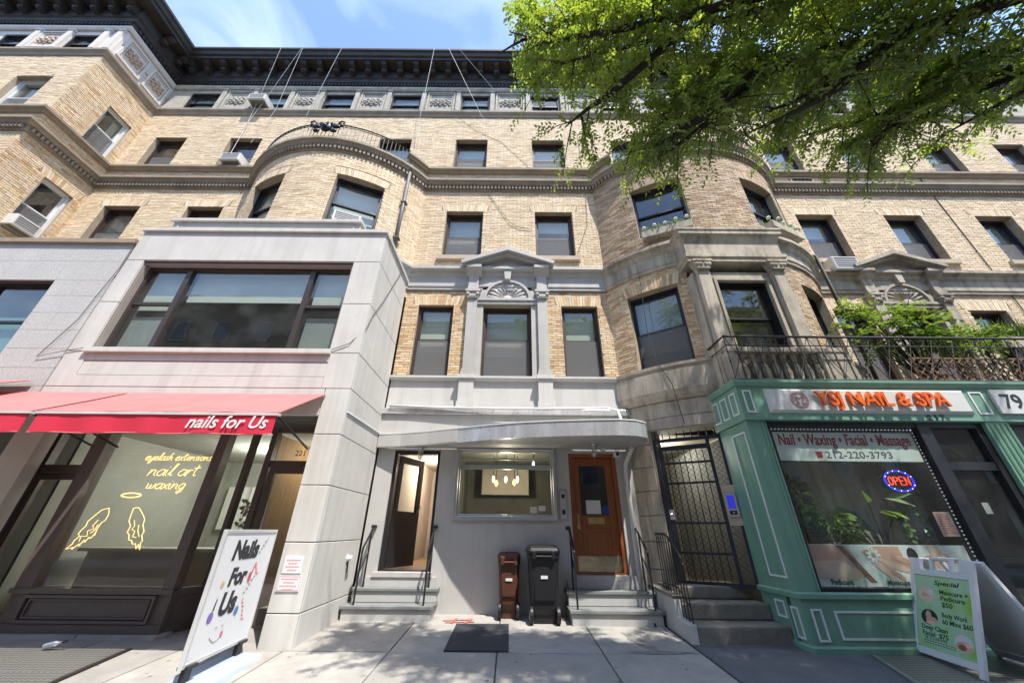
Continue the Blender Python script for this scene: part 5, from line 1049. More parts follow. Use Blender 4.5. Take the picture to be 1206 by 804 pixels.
# ------------------------------------------------------------------ bins
def bin_(name, lab, cx, y0, z0, w, d, h, mat, lidm):
    """wheeled bin seen from behind: wheels and hinges towards the street"""
    t = thing(name, lab, 'bin', (cx, y0+d/2, z0))
    hb = h*.88; bw, bd_ = w*.80, d*.72
    m = MB(); y1 = y0+d; yb0 = y0+.08
    lv = [(0.0, bw, yb0+.06, y1-.08), (.12, bw*1.01, yb0+.05, y1-.075), (.2, bw*1.02, yb0, y1-.07), (hb*.5, (bw+w)/2*.97, yb0-.02, y1-.04), (hb-.06, w*.95, y0+.04, y1-.01), (hb-.055, w, y0+.02, y1), (hb, w, y0+.02, y1)]
    v = []
    for z, ww, a, b in lv:
        c = .04
        v += [(cx-ww/2+c,a,z0+z),(cx+ww/2-c,a,z0+z),(cx+ww/2,a+c,z0+z),(cx+ww/2,b-c,z0+z),(cx+ww/2-c,b,z0+z),(cx-ww/2+c,b,z0+z),(cx-ww/2,b-c,z0+z),(cx-ww/2,a+c,z0+z)]
    k = len(lv); fs = [(i*8+j, i*8+(j+1) % 8, (i+1)*8+(j+1) % 8, (i+1)*8+j) for i in range(k-1) for j in range(8)] + [tuple(range(8))[::-1], tuple(range((k-1)*8, k*8))]
    m.add(v, fs); m.build('body', mat, t, bevel=.008)
    r = MB(); r.prism([(cx-w*.3,z0+.3),(cx+w*.3,z0+.3),(cx+w*.34,z0+hb*.7),(cx+w*.2,z0+hb*.82),(cx-w*.2,z0+hb*.82),(cx-w*.34,z0+hb*.7)], yb0-.035, yb0+.01, 'y'); r.build('back_rib', mat, t, bevel=.02, seg=3)
    l = MB(); lv = [(hb+.004, 1.04, 1.03), (hb+.05, 1.07, 1.05), (hb+.09, 1.0, .98), (h, .78, .72)]; v = []
    ym = (y0+.02+y1)/2
    for z, fx, fy in lv:
        a, b = w/2*fx, (y1-y0)/2*fy; c = .05
        v += [(cx-a+c,ym-b,z0+z),(cx+a-c,ym-b,z0+z),(cx+a,ym-b+c,z0+z),(cx+a,ym+b-c,z0+z),(cx+a-c,ym+b,z0+z),(cx-a+c,ym+b,z0+z),(cx-a,ym+b-c,z0+z),(cx-a,ym-b+c,z0+z)]
    fs = [(i*8+j, i*8+(j+1) % 8, (i+1)*8+(j+1) % 8, (i+1)*8+j) for i in range(3) for j in range(8)] + [tuple(range(8))[::-1], tuple(range(24, 32))]
    l.add(v, fs); l.build('lid', lidm, t, bevel=.01)
    MB().tube([(cx-w*.36,y0+.0,z0+hb-.03),(cx+w*.36,y0+.0,z0+hb-.03)], .018, 8).build('handle', mat, t)
    for s in (-1, 1): MB().box(cx+s*w*.3-.03, cx+s*w*.3+.03, y0-.02, y0+.06, z0+hb-.07, z0+hb+.05).build('hinge_lug', lidm, t, bevel=.008)
    for s in (-1, 1):
        wx = cx+s*(bw/2+.0); m = MB(); m.M = Matrix.Translation((wx, y0+.1, z0+.115)) @ Matrix.Rotation(R(90), 4, 'Y'); m.lathe([(.03,-.03),(.1,-.03),(.115,-.02),(.115,.02),(.1,.03),(.03,.03)], (0,0,0), 18); wo = m.build('wheel', K['black'], t)
        m = MB(); m.M = Matrix.Translation((wx+s*.03, y0+.1, z0+.115)) @ Matrix.Rotation(R(90), 4, 'Y'); m.lathe([(.02,-.008),(.055,-.006),(.06,.004),(.02,.008)], (0,0,0), 12); m.build('hub', K['shadegrey'], wo)
    MB().box(cx-.055, cx+.055, yb0-.05, yb0-.036, z0+h*.56, z0+h*.6).build('number_label', K['white'], t)
    for q in range(5): pass
bp = pm('charcoal_bin_plastic', (.012,.0125,.014), .45, .15, 4, .12, 60, grime=.2, gcol=(.03,.03,.03), gscale=3); bb = pm('brown_bin_plastic', (.085,.032,.017), .45, .15, 4, .12, 60, grime=.2, gcol=(.11,.06,.04), gscale=3)
bin_('wheelie_bin', 'large charcoal wheelie bin standing against the grey wall', .55, 6.78, gz(6.85)+.004, .52, .55, 1.06, bp, bp); bin_('wheelie_bin', 'narrow brown wheelie bin beside the charcoal one', -.015, 7.06, gz(7.1)+.004, .37, .38, .93, bb, bb)
# ------------------------------------------------------------------ folding price board
AM = Matrix.Translation((5.08, 5.76, -.02)) @ Matrix.Rotation(R(-90-8), 4, 'Z')
t = thing('folding_price_board', 'white folding A board with green spa price list', 'sign', (5.3, 5.3, -.02)); lean = math.atan2(.42, 1.06); L_ = 1.14; Wb = .86
FM = AM @ Matrix.Rotation(-lean, 4, 'X'); BM = AM @ Matrix.Translation((0, .92, 0)) @ Matrix.Rotation(lean*.98, 4, 'X')
wp = pm('white_board_plastic', (.7,.71,.71), .45, .05, 3, .05, 40)
for M_, nm in ((FM, 'front_leaf'), (BM, 'back_leaf')):
    m = MB(); m.M = M_; m.box(0, .06, -.02, .02, 0, L_); m.box(Wb-.06, Wb, -.02, .02, 0, L_); m.box(.06, Wb-.06, -.02, .02, .06, .13); m.box(.06, Wb-.06, -.02, .02, L_-.2, L_-.13)
    m.box(.3, .34, -.02, .02, L_-.13, L_-.01); m.box(.56, .6, -.02, .02, L_-.13, L_-.01); m.box(.3, .6, -.02, .02, L_-.01, L_+.02); m.box(.06,.16,-.02,.02,L_-.13,L_-.0); m.box(Wb-.16,Wb-.06,-.02,.02,L_-.13,L_-.0); m.box(.06, Wb-.06, -.004, .004, .13, L_-.2)
    lf = m.build(nm, wp, t, bevel=.006)
    if nm == 'front_leaf': ff = lf
    else:
        for k in range(5):
            m = MB(); m.M = M_; m.box(.1, Wb-.1, .02, .035, .2+.15*k, .215+.15*k); m.build('rib', wp, lf)
lime, N, Lk, P_ = nodes('lime_green_print'); tcn = N.new('ShaderNodeTexCoord'); nn = N.new('ShaderNodeTexNoise'); nn.inputs['Scale'].default_value = 3.2; nn.inputs['Detail'].default_value = 3; Lk.new(tcn.outputs['Object'], nn.inputs[0])
cr = N.new('ShaderNodeValToRGB'); e0, e1 = cr.color_ramp.elements; e0.position = .42; e0.color = (.42,.62,.4,1); e1.position = .66; e1.color = (.25,.52,.03,1); Lk.new(nn.outputs[0], cr.inputs[0]); Lk.new(cr.outputs[0], P_.inputs['Base Color']); P_.inputs['Roughness'].default_value = .35
m = MB(); m.M = FM; m.box(.065, Wb-.065, -.012, -.005, .135, L_-.205); ps = m.build('poster', lime, ff)
dk = pm('dark_green_lettering', (.012,.05,.03), .6, .05, 3, 0)
PT = lambda x, z: FM @ T(x, -.0125, z)
for s, x, z, w, sh in (('Special', .33, .845, .34, .25), ('Manicure +', .4, .745, .36, 0), ('Pedicure', .41, .68, .31, 0), ('$50', .42, .61, .14, 0), ('Body Work', .41, .5, .32, 0), ('60 Mins $60', .41, .43, .37, 0), ('Deep Clean', .12, .335, .35, 0), ('Facial  $75', .13, .27, .34, 0), ('Tel: 212-220-3793', .15, .235, .3, 0)): text(s, .07, PT(x, z), dk, ps, ext=.0006, off=.0015, fit=w, vfit=1.0 if s[0] != 'T' else .55, shear=sh)
for z in (.212, .188): m = MB(); m.M = FM; [m.box(.15+i*.035, .175+i*.035, -.0135, -.0125, z, z+.008) for i in range(12)]; m.build('small_print', dk, ps)
def pic(x, z, base, blobs):
    m = MB(); disc(m, FM, x, z, .115, .085, -.0128, 20); o = m.build('round_photo', base, ps)
    for i, (dx, dz, rx, rz, mt) in enumerate(blobs):
        m = MB(); disc(m, FM, x+dx, z+dz, rx, rz, -.0132-.0004*i, 12); m.build('photo_shape', mt, o)
pic(.22, .72, skin2, ((.05,.03,.05,.035,K['white']), (-.02,-.01,.06,.03,skin), (.03,-.04,.06,.02,skin2))); pic(.24, .47, hair, ((.03,-.03,.08,.04,skin), (-.01,.02,.04,.05,skin), (.02,-.06,.07,.02,skin2))); pic(.66, .28, K['white'], ((0,-.03,.1,.05,skin), (-.02,-.04,.05,.03,wd_), (.05,.0,.04,.03,skin2)))
# ------------------------------------------------------------------ ground
m = MB(); m.box(-900, 900, -900, 900, -.75, -.6); struct(m.build('ground', K['asphalt']))
m = MB(); m.box(-60, 60, -8.4, -1.35, -.62, -.45); struct(m.build('road', K['asphalt']))
m = MB(); m.box(-60, 60, -1.35, -1.18, -.6, -.3); struct(m.build('kerb', K['concrete'])).color = (.35,.34,.33,1)
m = MB(); m.box(-60, 60, -13, -8.4, -.6, -.32); struct(m.build('far_pavement', K['concrete'])).color = (.33,.32,.31,1)
def tilt(mb, x0, x1, y0, y1, t=.12, dz=0, xa=None, xb=None):
    xa = x0 if xa is None else xa; xb = x1 if xb is None else xb     # xa, xb: edges at the back
    return mb.add([(x0,y0,gz(y0)+dz-t),(x1,y0,gz(y0)+dz-t),(xb,y1,gz(y1)+dz-t),(xa,y1,gz(y1)+dz-t),(x0,y0,gz(y0)+dz),(x1,y0,gz(y0)+dz),(xb,y1,gz(y1)+dz),(xa,y1,gz(y1)+dz)],
        [(0,3,2,1),(4,5,6,7),(0,1,5,4),(1,2,6,5),(2,3,7,6),(3,0,4,7)])
m = MB(); tilt(m, -40, 40, -1.18, 7.6, .3, -.02); sw = struct(m.build('sidewalk', K['joint'], base=(0,3,0)))
xs = [-13.1,-11.8,-10.5,-9.2,-7.9,-6.6,-5.3,-4.05,-2.78,-1.48,-.15,1.16,2.38]; ys = [-1.18,.2,1.5,2.8,4.2,5.68,7.55]
for a, b in zip(xs[:-1], xs[1:]):
    for c, d in zip(ys[:-1], ys[1:]):
        m = MB(); tilt(m, a+.008, b-.008, c+.007, d-.007, .1, rng.uniform(-.003,.003)); o = m.build('paving_slab', K['concrete'], sw, bevel=.006)
        q = rng.uniform(.88,1.08); o.color = (.335*q, .315*q, .285*q, 1)
m = MB(); tilt(m, 2.40, 30, -1.18, 7.5, .1, .002); struct(m.build('asphalt_pavement', pm('grey_tarmac', (.115,.117,.125), .92, .2, 3, .45, 130, grime=.3, gcol=(.2,.2,.2), gscale=1.2)))
m = MB(); tilt(m, -.81, -.01, 5.69, 6.84, .03, .02); tag(m.build('cellar_cover', pm('dark_slate_mat', (.035,.037,.042), .75, .2, 4, .2, 50, grime=.2, gcol=(.09,.09,.09)), bevel=.006), 'dark square cover plate lying on the sidewalk before the brown bin', 'cover plate')
dia, N, Lk, P_ = nodes('diamond_plate'); P_.inputs['Metallic'].default_value = .7; P_.inputs['Roughness'].default_value = .45; P_.inputs['Base Color'].default_value = (.3,.29,.28,1)
tcn = N.new('ShaderNodeTexCoord'); mpn = N.new('ShaderNodeMapping'); mpn.inputs['Rotation'].default_value = (0,0,.785); mpn.inputs['Scale'].default_value = (22,22,1); ck = N.new('ShaderNodeTexChecker'); ck.inputs['Scale'].default_value = 1; bpn = N.new('ShaderNodeBump'); bpn.inputs['Strength'].default_value = .6; bpn.inputs['Distance'].default_value = .01
Lk.new(tcn.outputs['Object'], mpn.inputs[0]); Lk.new(mpn.outputs[0], ck.inputs[0]); ck.inputs['Color1'].default_value = (.34,.33,.31,1); ck.inputs['Color2'].default_value = (.17,.165,.155,1); Lk.new(ck.outputs['Color'], P_.inputs['Base Color']); Lk.new(ck.outputs['Fac'], bpn.inputs['Height']); Lk.new(bpn.outputs[0], P_.inputs['Normal'])
t = thing('cellar_hatch', 'diamond plate cellar hatch before the nail shop window', 'hatch', (-5.8, 5.2, -.02)); m = MB(); tilt(m, -7.4, -4.5, 4.5, 5.66, .03, .014, None, -4.68); m.build('plate', dia, t); m = MB(); tilt(m, -4.49, -4.44, 4.5, 5.66, .03, .02, -4.67, -4.62); m.build('edge_strip', K['iron'], t)
t = thing('cellar_hatch', 'diamond plate cellar hatch under the folding price board', 'hatch', (5, 5.2, -.02)); m = MB(); tilt(m, 4.12, 6.2, 4.6, 5.66, .03, .016, 4.5, None); m.build('plate', dia, t); m = MB(); tilt(m, 4.06, 4.11, 4.6, 5.66, .03, .022, 4.44, 4.49); m.build('edge_strip', K['alu'], t)
t = thing('dropped_bottle', 'small dark bottle lying on the hatch before the nail shop', 'bottle', (-5.55, 5.55, 0)); m = MB(); m.M = Matrix.Translation((-5.62, 5.57, .045)) @ Matrix.Rotation(R(78), 4, 'Y'); m.lathe([(.004,0),(.028,.005),(.03,.03),(.03,.13),(.012,.17),(.012,.2)], (0,0,0), 10); m.build('body', K['alu'], t); m = MB(); m.M = Matrix.Translation((-5.42, 5.57, .09)) @ Matrix.Rotation(R(78), 4, 'Y'); m.lathe([(.014,0),(.014,.05)], (0,0,0), 8); m.build('cap', K['black'], t)
# spray-paint survey mark
m = MB()
for x0, y0, x1, y1 in ((-1.05,7.05,-.62,7.12), (-1.0,6.95,-.55,7.0), (-.9,6.9,-.85,7.2), (-.7,6.9,-.6,7.15)):
    tx, ty = x1-x0, y1-y0; l = math.hypot(tx, ty); nx, ny = -ty/l*.02, tx/l*.02
    m.poly([(x0+nx,y0+ny,gz(y0)+.006),(x0-nx,y0-ny,gz(y0)+.006),(x1-nx,y1-ny,gz(y1)+.006),(x1+nx,y1+ny,gz(y1)+.006)])
tag(m.build('paint_mark', pm('red_spray_paint', (.5,.12,.08), .8, .3, 20, 0)), 'faint red spray paint mark on the sidewalk left of the brown bin', 'paint mark')
# dark damp stains on the slabs by the wooden door steps
def stain(cx, cy, rx, ry, seed, lab, a0=.0):
    q = random.Random(seed); pts = []
    for i in range(22):
        w = 2*math.pi*i/22; k = q.uniform(.65,1.15); u, v = rx*k*math.cos(w), ry*k*math.sin(w); pts.append((cx+u*math.cos(a0)-v*math.sin(a0), cy+u*math.sin(a0)+v*math.cos(a0)))
    tag(MB().poly([(x, y, gz(y)+.0065) for x, y in pts]).build('pavement_stain', pm('damp_concrete', (.21,.197,.175), .8, .3, 9, .2, 60)), lab, 'stain', 'stains on the sidewalk')
stain(1.75, 6.15, .1, .42, 3, 'long dark damp stain on the slab before the wooden door steps', .25); stain(1.9, 5.72, .5, .06, 4, 'thin dark stain along the slab joint left of the stone stoop')
# ------------------------------------------------------------------ railings
def bay_rail(S, name, lab, s0, s1, crest=False):
    t = thing(name, lab, 'railing', S(0,0,10.8), 'iron railings on the bay roofs'); z0, z1 = 10.84, 11.45
    for z, r in ((z0,.014), (z1,.02), (z1-.08,.012)): MB().tube([S(s0+(s1-s0)*i/24, .08, z) for i in range(25)], r, 5).build('rail', K['black'], t)
    bm = MB().tube([(0,0,0),(0,0,z1-z0)], .011, 4).mesh('baluster', K['black']); n = int((s1-s0)/.105); P = WB[t.name]
    for i in range(n+1):
        x, y, z = S(s0+(s1-s0)*i/n, .08, z0); o = bpy.data.objects.new('baluster', bm); col.objects.link(o); o.parent = t; o.location = (x-P[0], y-P[1], z-P[2])
    if crest:
        m = MB(); m.M = Matrix.Translation(S(.05, .13, 11.2)); m.ball((0,0,.03), (.16,.09,.17), 10, 6); m.ball((0,-.09,-.02), (.07,.05,.06), 8, 5)
        for s in (-1, 1):
            m.ball((s*.15,0,.16), (.07,.05,.09), 7, 5); m.ball((s*.28,0,.06), (.14,.05,.08), 8, 5); m.ball((s*.4,0,.12), (.08,.04,.07), 7, 5); m.ball((s*.24,0,-.12), (.1,.05,.07), 7, 5); m.ball((s*.07,-.07,.07), .03, 6, 4)
            m.tube([(s*.3,0,.2),(s*.38,0,.3),(s*.48,0,.26),(s*.45,0,.18)], .022, 5)
        m.tube([(0,0,.18),(0,0,.32)], [.05,.01], 6); m.build('crest', K['black'], t, smooth=True)
bay_rail(LB, 'bay_roof_railing', 'black iron railing with lion crest on the left bay roof', -LB.S+.72, LB.S-.72, True); bay_rail(RB, 'bay_roof_railing', 'black iron railing on the right bay roof behind the tree', -RB.S+.72, RB.S-.72)
t = thing('balcony_railing', 'black wrought iron railing with crossed bars above the green shopfront', 'railing', (8, 5.74, 3.6))
rl = [(3.86,6.3),(3.86,5.74),(15,5.74)]
for z, r in ((4.5,.022), (3.66,.016), (4.32,.01)): MB().tube([(x,y,z) for x, y in rl], r, 6).build('rail', K['iron'], t)
bm = MB().tube([(0,0,0),(0,0,.3),(0,0,.33),(0,0,.36),(0,0,.84)], [.008,.008,.018,.008,.008], 5).mesh('bar', K['iron']); dm = MB().tube([(0,0,.02),(.19,0,.42),(.38,0,.84)], .007, 4).mesh('diagonal', K['iron']); dm2 = MB().tube([(.38,0,.02),(.19,0,.42),(0,0,.84)], .007, 4).mesh('diagonal', K['iron'])
P = WB[t.name]
for i in range(29):
    for me, dx in ((bm, 0), (bm, .19), (dm, 0), (dm2, 0)):
        o = bpy.data.objects.new(me.name.split('.')[0], me); col.objects.link(o); o.parent = t; o.location = (3.86+i*.38+dx-P[0], 5.74-P[1], 3.66-P[2])
# ------------------------------------------------------------------ air conditioners, vents, pipes, cables
acw = pm('off_white_ac_case', (.6,.6,.58), .5, .06, 4, .05, 40, grime=.2, gcol=(.3,.28,.25)); acg = pm('ac_grille', (.16,.16,.16), .6, .1, 4, 0)
def ac(x, y, z, w, h, d, ang, lab, bottom=False):
    t = thing('window_air_conditioner', lab, 'air conditioner', (x, y, z), 'window air conditioners'); M_ = Matrix.Translation((x, y, z)) @ Matrix.Rotation(ang, 4, 'Z')
    m = MB(); m.M = M_; m.box(-w/2, w/2, -d, .1, 0, h); m.build('case', acw, t, bevel=.012)
    m = MB(); m.M = M_; m.ring(-w/2+.02, w/2-.02, .02, h-.02, .025, -d-.012, -d); m.build('front_frame', acw, t)
    m = MB(); m.M = M_; m.box(-w/2+.05, w/2-.05, -d-.004, -d, .05, h-.05); m.build('grille', acg, t)
    for k in range(4): m = MB(); m.M = M_; zz = .07+k*(h-.12)/4; m.box(-w/2+.05, w/2-.05, -d-.01, -d-.004, zz, zz+.012); m.build('louvre', acw, t)
    m = MB(); m.M = M_; m.box(-w/2+.04, w/2-.04, -d+.05, -.05, -.008, 0); m.build('underside', acg, t)
ac(-8.85, 7.5, 11.42, .6, .32, .28, 0, 'white air conditioner in the fourth floor window left of the curved bay'); ac(-9.05, 7.5, 14.6, .6, .3, .35, 0, 'small air conditioner in a frieze window under the cornice')
ac(8.62, 7.5, 7.3, .66, .42, .3, 0, 'square framed air conditioner beside the right pediment'); ac(-12.7, 6.78, 7.95, .52, .34, .25, R(90), 'white air conditioner in the side window of the left wing')
x, y, z = LB(oLB[1][0]*.55+oLB[1][1]*.45, 0, 7.86); ac(x, y, z, .62, .34, .1, (oLB[1][0]+oLB[1][1])/2/LB.R, 'white air conditioner in the left bay window above the stone annex')
t = thing('wall_vent', 'dark louvred vent set in the brick below a right window', 'vent', (8.95, 7.5, 10.86)); MB().ring(8.6, 9.3, 10.86, 11.12, .035, 7.45, 7.5).build('frame', K['sillstone'], t); MB().box(8.635, 9.265, 7.48, 7.492, 10.895, 11.085).build('grille', K['black'], t)
for k in range(5): MB().box(8.66+.12*k, 8.68+.12*k, 7.46, 7.48, 10.9, 11.08).build('slat', K['black'], t)
pipe = pm('grey_painted_downspout', (.12,.125,.12), .55, .15, 4, .1, 40)
s_ = LB.s_at(2.2); x, y, z = LB(s_, .09, 0); t = thing('downspout', 'grey downspout on the left bay beside the centre windows', 'downspout', (x, y, 6.95)); MB().tube([(x,y,10.75),(x,y,7.0)], .05, 8).build('pipe', pipe, t, smooth=True); MB().lathe([(.06,0),(.1,.12),(.1,.2)], (x,y,10.6), 8).build('hopper', pipe, t)
for zz in (9.3, 8.0): MB().box(x-.08,x+.08,y-.06,y+.1,zz,zz+.04).build('bracket', pipe, t)
x, y = 7.32, 7.0; t = thing('downspout', 'dark downspout on the far side of the right bay', 'downspout', (x, y, 3.7)); MB().tube([(x-.1,y-.15,10.75),(x-.08,y-.12,10.5),(x,y,10.3),(x,y,7.6),(x+.25,y-.1,7.45),(x+.25,y-.1,3.7)], .04, 8).build('pipe', pm('dark_downspout', (.09,.075,.06), .6, .2, 4, .1, 40), t, smooth=True); MB().lathe([(.07,0),(.12,.12),(.12,.2)], (x-.1,y-.15,10.65), 8).build('hopper', K['ledge'], t)
wh_c = pm('white_cable', (.6,.6,.58), .6, .05, 3, 0); dk_c = pm('dark_cable', (.05,.045,.04), .7, .1, 3, 0)
def cable(pts, lab, mat=wh_c, r=.007): tag(MB().tube(pts, r, 5).build('cable', mat), lab, 'cable', 'cables hanging on the facade')
cable([(-8.69,6.72,17.2),(-9.1,7.3,14.8),(-9.16,7.44,13.27),(-9.1,7.4,11.79)], 'white cable from the cornice to the fourth floor air conditioner'); cable([(-7.91,6.72,17.2),(-8.87,7.3,14.7),(-9.2,7.42,13.2)], 'second white cable from the left, slanting to the frieze windows'); cable([(-7.88,6.72,17.2),(-8.3,7.3,14.2),(-8.7,7.45,12.6)], 'third white cable from the left below the cornice'); cable([(-6.43,6.72,17.2),(-7.12,7.28,13.82)], 'white cable slanting left above the left bay railing')
cable([(-2.99,6.72,17.2),(-3.21,7.25,13.88),(-3.25,7.46,12.5)], 'nearly vertical white cable left of the centre windows'); cable([(-2.46,6.72,17.2),(-1.12,7.27,13.91),(-.43,7.46,12.89),(.93,7.46,11.0)], 'white cable slanting right across the centre facade'); cable([(-2.09,6.72,17.2),(-.77,7.3,15.64)], 'short white cable slanting right under the cornice')
cable([(-.76,7.47,10.3),(-.1,7.46,9.11),(.2,7.46,8.9),(.55,7.46,8.85)], 'dark cable drooping between the third floor windows', dk_c, .006); cable([(2.15,7.47,13.16),(2.18,7.47,10.26),(2.1,7.46,9.0),(1.75,7.46,7.94)], 'dark cable down the wall left of the right bay', dk_c, .006)
cable([(12.72,7.48,14.2),(12.72,7.48,10.9),(12.72,7.47,7.4),(12.72,7.46,3.7)], 'dark vertical line running down the far right wall', dk_c, .011); cable([(-2.685,6.9,6.85),(-2.68,6.2,5.5),(-2.68,5.89,5.0),(-2.68,5.74,4.6),(-2.9,5.68,4.25),(-3.25,5.68,4.1)], 'thin wire drooping round the corner of the stone annex', dk_c, .006)
cable([(-7.87,5.68,6.6),(-7.86,5.68,5.9),(-7.95,5.68,5.2),(-8.0,5.68,4.7),(-8.3,5.69,3.95),(-7.9,5.68,4.05),(-7.4,5.68,4.15)], 'dark wire wandering down the seam between granite and limestone', dk_c, .006)
cable([(3.05,6.85,7.2),(2.95,6.8,5.2),(3.0,6.72,4.4),(3.15,6.6,3.9),(3.2,6.55,3.1)], 'thin dark wire down the right bay to the gate', dk_c, .008)
# ------------------------------------------------------------------ leaves
def leaf_mesh(name, pos, ax, nr, ln, wd_, tone, mat, parent):
    pos, ax, nr = np.array(pos), np.array(ax), np.array(nr); n = len(pos); ln = np.array(ln)[:, None]; wd_ = np.array(wd_)[:, None]
    ax /= np.linalg.norm(ax, axis=1)[:, None]+1e-9; sd = np.cross(ax, nr); sd /= np.linalg.norm(sd, axis=1)[:, None]+1e-9; up = np.cross(sd, ax)
    V = np.empty((n, 4, 3)); V[:, 0] = pos; V[:, 1] = pos+ax*ln*.45+sd*wd_*.5+up*wd_*.12; V[:, 2] = pos+ax*ln-up*wd_*.15; V[:, 3] = pos+ax*ln*.45-sd*wd_*.5+up*wd_*.12
    b = np.array(WB[parent.name]); V = V.reshape(-1, 3)-b; F = (np.arange(n)*4)[:, None]+np.arange(4)[None]
    F = np.concatenate([F[:, [0,1,2]], F[:, [0,2,3]]])
    me = bpy.data.meshes.new(name); me.from_pydata(V.tolist(), [], F.tolist()); me.update(); me.materials.append(mat)
    c = np.ones((n, 4, 4)); c[:, :, :3] = np.array(tone)[:, None, None]; a = me.color_attributes.new('tone', 'FLOAT_COLOR', 'POINT'); a.data.foreach_set('color', c.reshape(-1).astype('f'))
    ob = bpy.data.objects.new(name, me); col.objects.link(ob); ob.parent = parent; WB[ob.name] = tuple(b); return ob
class Leaves:
    def __init__(s, seed): s.r = random.Random(seed); s.p = []; s.a = []; s.n = []; s.l = []; s.w = []; s.t = []
    def add(s, p, a, n, l, w, t): s.p.append(tuple(p)); s.a.append(tuple(a)); s.n.append(tuple(n)); s.l.append(l); s.w.append(w); s.t.append(t)
    def spray(s, p, d, length, n, l0=.075, asp=.42, droop=.5, tone=.5):
        r = s.r; p = Vector(p); d = Vector(d).normalized(); pts = [p.copy()]
        for i in range(n):
            d = (d + Vector((0,0,-droop*.06)) + Vector((r.uniform(-.08,.08), r.uniform(-.08,.08), r.uniform(-.05,.05)))).normalized(); p = p + d*(length/n); pts.append(p.copy())
            side = d.cross(Vector((0,0,1))); side = side.normalized() if side.length > .1 else Vector((1,0,0))
            sg = 1 if i % 2 else -1; a = d*.6 + side*sg*.85 + Vector((0,0,r.uniform(-.35,.15)))
            s.add(p, a, Vector((r.uniform(-.35,.35), r.uniform(-.35,.35), 1)), l0*r.uniform(.6,1.45), l0*asp*r.uniform(.8,1.25), min(1, max(0, tone+r.uniform(-.3,.3))))
        return pts
    def cloud(s, c, rad, n, l0, asp=.5, tone=.5):
        r = s.r
        for i in range(n):
            v = Vector((r.gauss(0,1), r.gauss(0,1), r.gauss(0,1))).normalized()*(r.random()**.4); p = (c[0]+v.x*rad[0], c[1]+v.y*rad[1], c[2]+v.z*rad[2])
            s.add(p, (v.x+r.uniform(-.6,.6), v.y+r.uniform(-.6,.6), r.uniform(-.6,.4)), (r.uniform(-.6,.6), r.uniform(-.6,.6), 1), l0*r.uniform(.7,1.3), l0*asp*r.uniform(.8,1.2), min(1, max(0, tone+r.uniform(-.35,.35))))
    def build(s, name, mat, parent): return leaf_mesh(name, s.p, s.a, s.n, s.l, s.w, s.t, mat, parent)
LM = leafmat('street_tree_leaf', (.085,.155,.03), (.24,.32,.065), .7); LM2 = leafmat('vine_leaf', (.05,.115,.025), (.14,.21,.045), .5); LMd = leafmat('houseplant_leaf', (.06,.14,.03), (.18,.28,.05), .3)
# ------------------------------------------------------------------ street tree
T_ = thing('street_tree', 'street tree with light green foliage overhanging the upper right of the facade', 'tree', (6.7, .3, -.24))
fork = Vector((6.5, .55, 4.6))
MB().tube([(6.7,.3,-.25),(6.7,.3,.1),(6.68,.32,1.2),(6.6,.42,3),(6.5,.55,4.7)], [.3,.23,.2,.18,.16], 10).build('trunk', K['bark'], T_, smooth=True)
limbs = [[(8.63, 2.6, 9.41), (8.14, 2.9, 9.61), (7.18, 3.2, 9.57), (6.36, 3.6, 9.86), (5.26, 4.0, 9.9), (4.13, 4.3, 9.82), (3.24, 4.6, 9.39), (2.56, 4.8, 8.8)],
 [(6.77, 3, 11.19), (5.13, 3.3, 10.87), (3.43, 3.6, 10.51), (2.09, 3.9, 10.49), (1.01, 4.1, 10.39), (0.31, 4.2, 10.9)],
 [(9.67, 3.4, 9.65), (8.99, 3.9, 9.7), (8.54, 4.3, 9.45), (8.03, 4.6, 9.05), (7.67, 4.8, 8.75)],
 [(9.94, 3.8, 9.4), (9.38, 4.2, 9.4), (8.82, 4.6, 9.3), (7.75, 5.0, 9.2), (7.33, 5.1, 9.0)],
 [(4.63, 3.2, 11.79), (2.91, 3.5, 11.82), (1.63, 3.8, 11.79), (0.68, 4.0, 11.89), (0.24, 4.1, 11.64)],
 [(7.18, 3.2, 9.57), (6.21, 3.9, 8.92), (5.42, 4.3, 8.76), (5.13, 4.7, 8.97)],
 [(5.26, 4.0, 9.9), (4.13, 4.4, 8.91), (3.54, 4.8, 8.66), (3.14, 5, 8.52)],
 [(9.86, 4, 9.0), (9.89, 4.2, 9.1), (9.3, 4.8, 9.0)],
 [(3.43, 3.6, 10.51), (2.03, 4.2, 9.43), (1.55, 4.5, 9.35), (1.1, 4.7, 9.06)]]
NVIS = 9
limbs = [[(x*.68, y*.68, 1.32+(z-1.32)*.68) for x, y, z in l] for l in limbs]      # nearer the camera than the facade
lr = random.Random(77); base_l = list(limbs)
for bl_ in base_l[:7] + base_l[:5]:
    sh = Vector((lr.uniform(-.5,.5), lr.uniform(-.4,.3), lr.uniform(-.15,.6))); limbs.append([tuple(Vector(p)+sh*(.3+.7*i/len(bl_))) for i, p in enumerate(bl_)])
NVIS = len(limbs)
extra = [(2.4,.9,8.8),(3,1.6,9.5),(4.2,.5,9.5),(5,1.8,10),(6.5,2.2,10.5),(8,1.6,10),(9.5,2.4,9.5),(3.5,2.2,8.8),(7,-.8,9.5),(4.5,1.0,8.3),(6.5,3.2,11),(5.6,3.6,11.6)]
er = random.Random(5)
for q in extra:
    e_ = Vector(q); a = fork; pl = [a]
    for f in (.25, .5, .75, 1): pl.append(a.lerp(e_, f) + Vector((er.uniform(-.25,.25), er.uniform(-.25,.25), .8*math.sin(math.pi*f)*.6)))
    limbs.append([tuple(p) for p in pl])
LV = Leaves(11); tw = MB(); r = random.Random(21)
